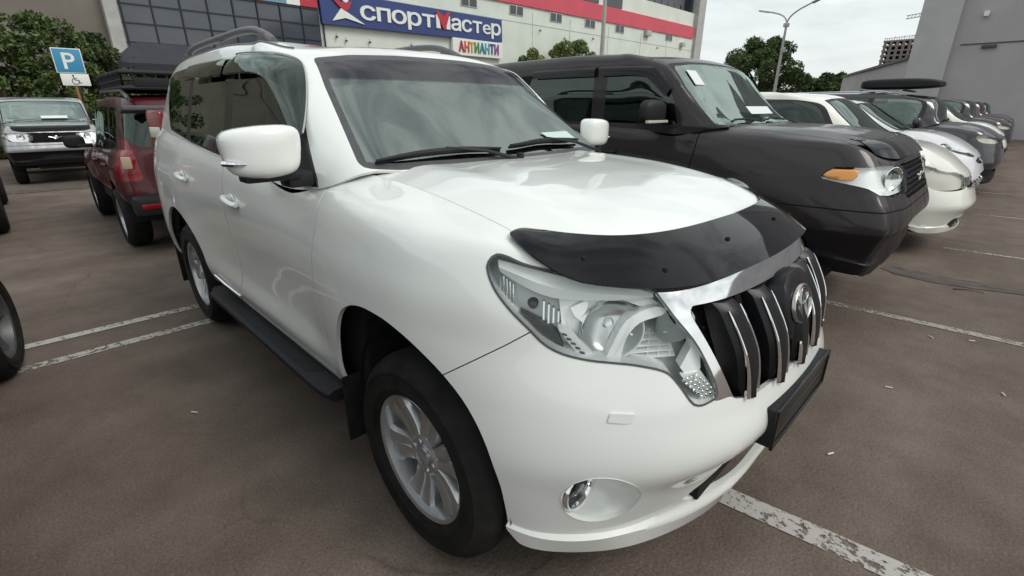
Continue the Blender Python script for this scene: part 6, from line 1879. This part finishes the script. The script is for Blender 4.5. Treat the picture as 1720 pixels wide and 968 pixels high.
# concrete frame under construction, far behind
cs = empty('unfinished_building', 'unfinished concrete frame of a multi-storey block behind the grey hall', 'building', (-50, 335, 0))
M['rawc'] = P('raw_concrete', (.20, .17, .165), .9, noise=.2, nscale=.1)
X0, CY = -59.5, 330.0
mb = MB()
for k in range(15): mb.box((X0 + 11, CY + 6, 1.5 + 2.25 * k), (22.6, 13, .75))
part(mb, 'floor_slabs', 'rawc', cs, smooth=False)
mb = MB()
for i in range(9):
    for j in range(2): mb.box((X0 + .6 + 2.6 * i, CY + 12 * j - .05, 16.8), (1.15, .7, 31.8))
part(mb, 'columns', 'rawc', cs, smooth=False)
part(MB().box((X0 + 11, CY + 6, 16), (20, 4, 31)), 'core', 'dark', cs, smooth=False)
mb = MB()
for i in range(22): mb.tube([(X0 + i * 1.0, CY, 33.2), (X0 + i * 1.0 + .1, CY, 34.2 + 1.2 * random.random())], .12, 5)
mb.tube([(X0, CY - .4, 34.2), (X0 + 22, CY - .4, 35.4)], .12, 5)
part(mb, 'edge_guard', 'rawc', cs)
cr = empty('tower_crane', 'pale crane jib showing beside the edge of the grey hall', 'crane', (-35, 340, 0))
mb = MB()
for z in (0, 1.5): mb.tube([(-54.5, 340, 43.8 + z), (-20, 340, 47.0 + z)], .22, 5)
for i in range(22): mb.tube([(-54.2 + 1.5 * i, 340, 43.8 + .14 * i), (-53.4 + 1.5 * i, 340, 45.4 + .14 * i)], .14, 4)
part(mb, 'jib', 'metalwhite', cr); part(MB().box((-28, 340, 24), (1.6, 1.6, 48)), 'mast', 'metalwhite', cr, smooth=False)

# ------------------------------------------------------------------ lamp posts
def lamp_post(loc, h, label, arms=True, rz=0, r=.12):
    t = empty('street_lamp', label, 'street lamp', loc, rz)
    MB().tube([(0, 0, 0), (0, 0, h * .5), (0, 0, h)], [r, r * .8, r * .55], 12).build('pole', M['concrete'], t)
    if arms:
        for s in (-1, 1):
            pts = [(0, 0, h - .1), (s * .13, 0, h + .26), (s * .7, 0, h + .60), (s * 1.7, 0, h + .88)]
            MB().tube(nspline(range(4), pts, np.linspace(0, 3, 14)), .045, 8).build('arm', M['metalwhite'], t)
            hd = MB().box((s * 1.95, 0, h + .93), (.75, .22, .10), .035, rot=Matrix.Rotation(-s * radians(14), 3, 'Y')); hd.build('lamp_head', M['metalwhite'], t)
        MB().box((0, 0, h - .1), (.26, .26, .22), .04).box((.16, 0, h - 1.5), (.12, .14, .3), .02).build('bracket', M['metalwhite'], t)
    return t
lamp_post((-10.6, 34, 0), 6.35, 'tall concrete street lamp with two curved arms in front of the green tree', rz=radians(-25))
lamp_post((-28.0, 39.2, 0), 12, 'plain pale pole standing in front of the shopping centre', arms=False, r=.26)

# ------------------------------------------------------------------ disabled parking sign
ps = empty('parking_sign', 'blue parking sign with a white wheelchair plate on an orange brown post', 'sign', (-17.6, -.01, 0), radians(-4))
MB().tube([(0, .02, 0), (0, 0, 2.98)], .032, 10).build('post', M['rust'] if 'rust' in M else P('rusty_post', (.30, .13, .06), .8, noise=.3, nscale=30), ps)
M['signblue'] = P('road_sign_blue', (.05, .27, .47), .4)
MB().box((.04, 0, 2.70), (.012, .62, .62), .004).build('sign_plate', M['signwhite'], ps)
MB().box((.048, 0, 2.70), (.006, .58, .58), .002).build('sign_face', M['signblue'], ps)
text_mesh('P', .58, .003, M['signwhite'], ps, 'letter', wall_mtx(.054, -.155, 2.495), bold=.006)
MB().box((.04, .04, 2.225), (.012, .60, .30), .004).build('wheelchair_plate', M['signwhite'], ps)
mb = MB(); X = .05; c = (.03, 2.185)
mb.tube([(X, c[0] + .075 * cos(a), c[1] + .075 * sin(a)) for a in np.linspace(radians(120), radians(385), 18)], .008, 6)
mb.tube([(X, c[0] - .025, 2.305), (X, c[0] - .01, 2.22), (X, c[0] + .055, 2.215), (X, c[0] + .09, 2.14), (X, c[0] + .125, 2.15)], .009, 6)
mb.tube([(X, c[0] - .02, 2.265), (X, c[0] + .045, 2.26)], .007, 6)
mb.lathe([(.0005, .008), (.02, .008), (.02, -.004)], c=(X, c[0] - .025, 2.33), axis='x', n=12)
mb.build('wheelchair_symbol', M['dark'], ps)

# ------------------------------------------------------------------ trees and shrubs
def leaf_mat(name, c, var=.35):
    m, n, l, b = new_mat(name)
    g = n.new("ShaderNodeNewGeometry"); r = n.new("ShaderNodeValToRGB")
    r.color_ramp.elements[0].color = tuple(v * (1 - var) for v in c) + (1,); r.color_ramp.elements[1].color = tuple(v * (1 + var) for v in c) + (1,)
    l.new(g.outputs['Random Per Island'], r.inputs[0]); l.new(r.outputs[0], b.inputs['Base Color'])
    b.inputs['Roughness'].default_value = .6; b.inputs['Specular IOR Level'].default_value = .3
    return m
LF1 = leaf_mat('leaves_green', (.085, .125, .040)); LF2 = leaf_mat('leaves_dark', (.060, .085, .032)); LF3 = leaf_mat('leaves_yellow_green', (.17, .21, .075))
BARK = P('bark', (.09, .07, .05), .9, noise=.3, nscale=10)
def foliage(nl, clumps, leaf, seed):
    rs = np.random.RandomState(seed)
    V, F = [], []
    cl = np.array(clumps); w = cl[:, 3]**2; w = w / w.sum()
    idx = rs.choice(len(cl), nl, p=w)
    d = rs.normal(size=(nl, 3)); d /= np.linalg.norm(d, axis=1)[:, None]
    rad = rs.uniform(.35, 1.05, nl)**.6
    P0 = cl[idx, :3] + d * (cl[idx, 3] * rad)[:, None] * np.array([1, 1, .8])
    n = rs.normal(size=(nl, 3)); n /= np.linalg.norm(n, axis=1)[:, None]
    a = np.cross(n, rs.normal(size=(nl, 3))); a /= np.linalg.norm(a, axis=1)[:, None]; b = np.cross(n, a)
    s = leaf * rs.uniform(.6, 1.4, nl)[:, None]
    Q = np.stack([P0 - a * s, P0 + b * s * .5, P0 + a * s, P0 - b * s * .5], 1).reshape(-1, 3)
    return Q, np.arange(nl * 4).reshape(-1, 4)
def tree(name, label, cat, loc, h, cr, seed, leaf=.16, nl=7000, mat=None, trunk=.16, low=.25, group=None, nclump=26, flat=1.0):
    rs = np.random.RandomState(seed)
    t = empty(name, label, cat, loc, 0, group)
    cl = []
    for i in range(nclump):
        a = rs.uniform(0, 2 * pi); u = rs.uniform(0, 1)
        z = h * (low + (1 - low) * u) * .97
        rr = cr * flat * (sin(pi * min(1, (.12 + .80 * u)))**.7) * rs.uniform(.25, .95)
        cl.append((rr * cos(a), rr * sin(a), z, cr * rs.uniform(.20, .36) * (26 / nclump)**.33))
    Q, F = foliage(nl, cl, leaf, seed)
    k = Q[:, 2] < .05; Q[k, 2] = .05 + rs.rand(k.sum()) * .1
    mesh_obj('crown', Q, F, mat or LF1, t, smooth=False)
    mb = MB(); mb.tube([(0, 0, 0), (.05, .03, h * .3), (-.04, .05, h * .6), (0, 0, h * .85)], [trunk, trunk * .75, trunk * .45, trunk * .15], 8)
    for i in range(0, nclump, 3):
        x, y, z, r = cl[i]; mb.tube([(0, 0, max(.2, z * .55)), (x * .5, y * .5, z * .82), (x, y, z)], [trunk * .4, trunk * .25, trunk * .08], 5)
    mb.build('trunk', BARK, t)
    return t
tree('tree', 'broad green tree standing behind the street lamp', 'tree', (-13.2, 38.5, 0), 5.9, 3.0, 5, .095, 30000, LF1, .2, .2, nclump=70)
GT = 'low trees on the skyline beside the grey wing'
tree('tree', 'low dark tree on the skyline, left of the two taller ones beside the grey wing', 'tree', (-17.5, 66, 0), 4.6, 3.0, 11, .22, 5000, LF2, .2, .1, GT)
tree('tree', 'low dark tree on the skyline, middle one of the three', 'tree', (-14.6, 62, 0), 4.4, 2.4, 12, .22, 4000, LF2, .2, .1, GT)
tree('tree', 'slightly taller dark tree touching the corner of the grey wing', 'tree', (-11.9, 56, 0), 4.5, 1.9, 13, .2, 4000, LF1, .2, .1, GT)
GB = 'young trees along the foot of the shopping centre'
for i, (y, h, cr, sd) in enumerate(((35.8, 6.6, 1.5, 21), (39.6, 7.3, 1.7, 22), (43.2, 8.0, 1.9, 23))):
    tree('young_tree', ('small pale green bushy tree at the foot of the pale wall', 'middle pale green tree at the foot of the pale wall', 'tallest pale green tree beside the plain pale pole')[i], 'tree', (-33.0, y, 0), h, cr * 1.35, sd, .12, 12000, LF3, .12, .45, GB)
GS = 'tall shrubs behind the silver off-road SUV'
lb = ('leftmost tall dark green shrub at the edge of the photo', 'tall green shrub directly behind the silver off-road SUV', 'high green shrub just left of the blue parking sign', 'green shrub right behind the blue parking sign', 'lower shrub between the parking sign and the dark canopy', 'thin dark shrub beside the light concrete pillar')
for i, (x, y, h, cr, mt_) in enumerate(((-21.0, -3.2, 4.3, 1.7, LF2), (-21.2, -1.5, 4.3, 1.6, LF1), (-21.6, .0, 4.3, 1.6, LF1), (-22.2, 1.2, 3.9, 1.3, LF2), (-23.0, 2.1, 3.3, 1.0, LF2), (-25.5, 2.5, 3.9, .8, LF2))):
    tree('shrub', lb[i], 'shrub', (x, y, 0), h, cr, 31 + i, .07, 15000, mt_, .06, .02, GS, nclump=95)
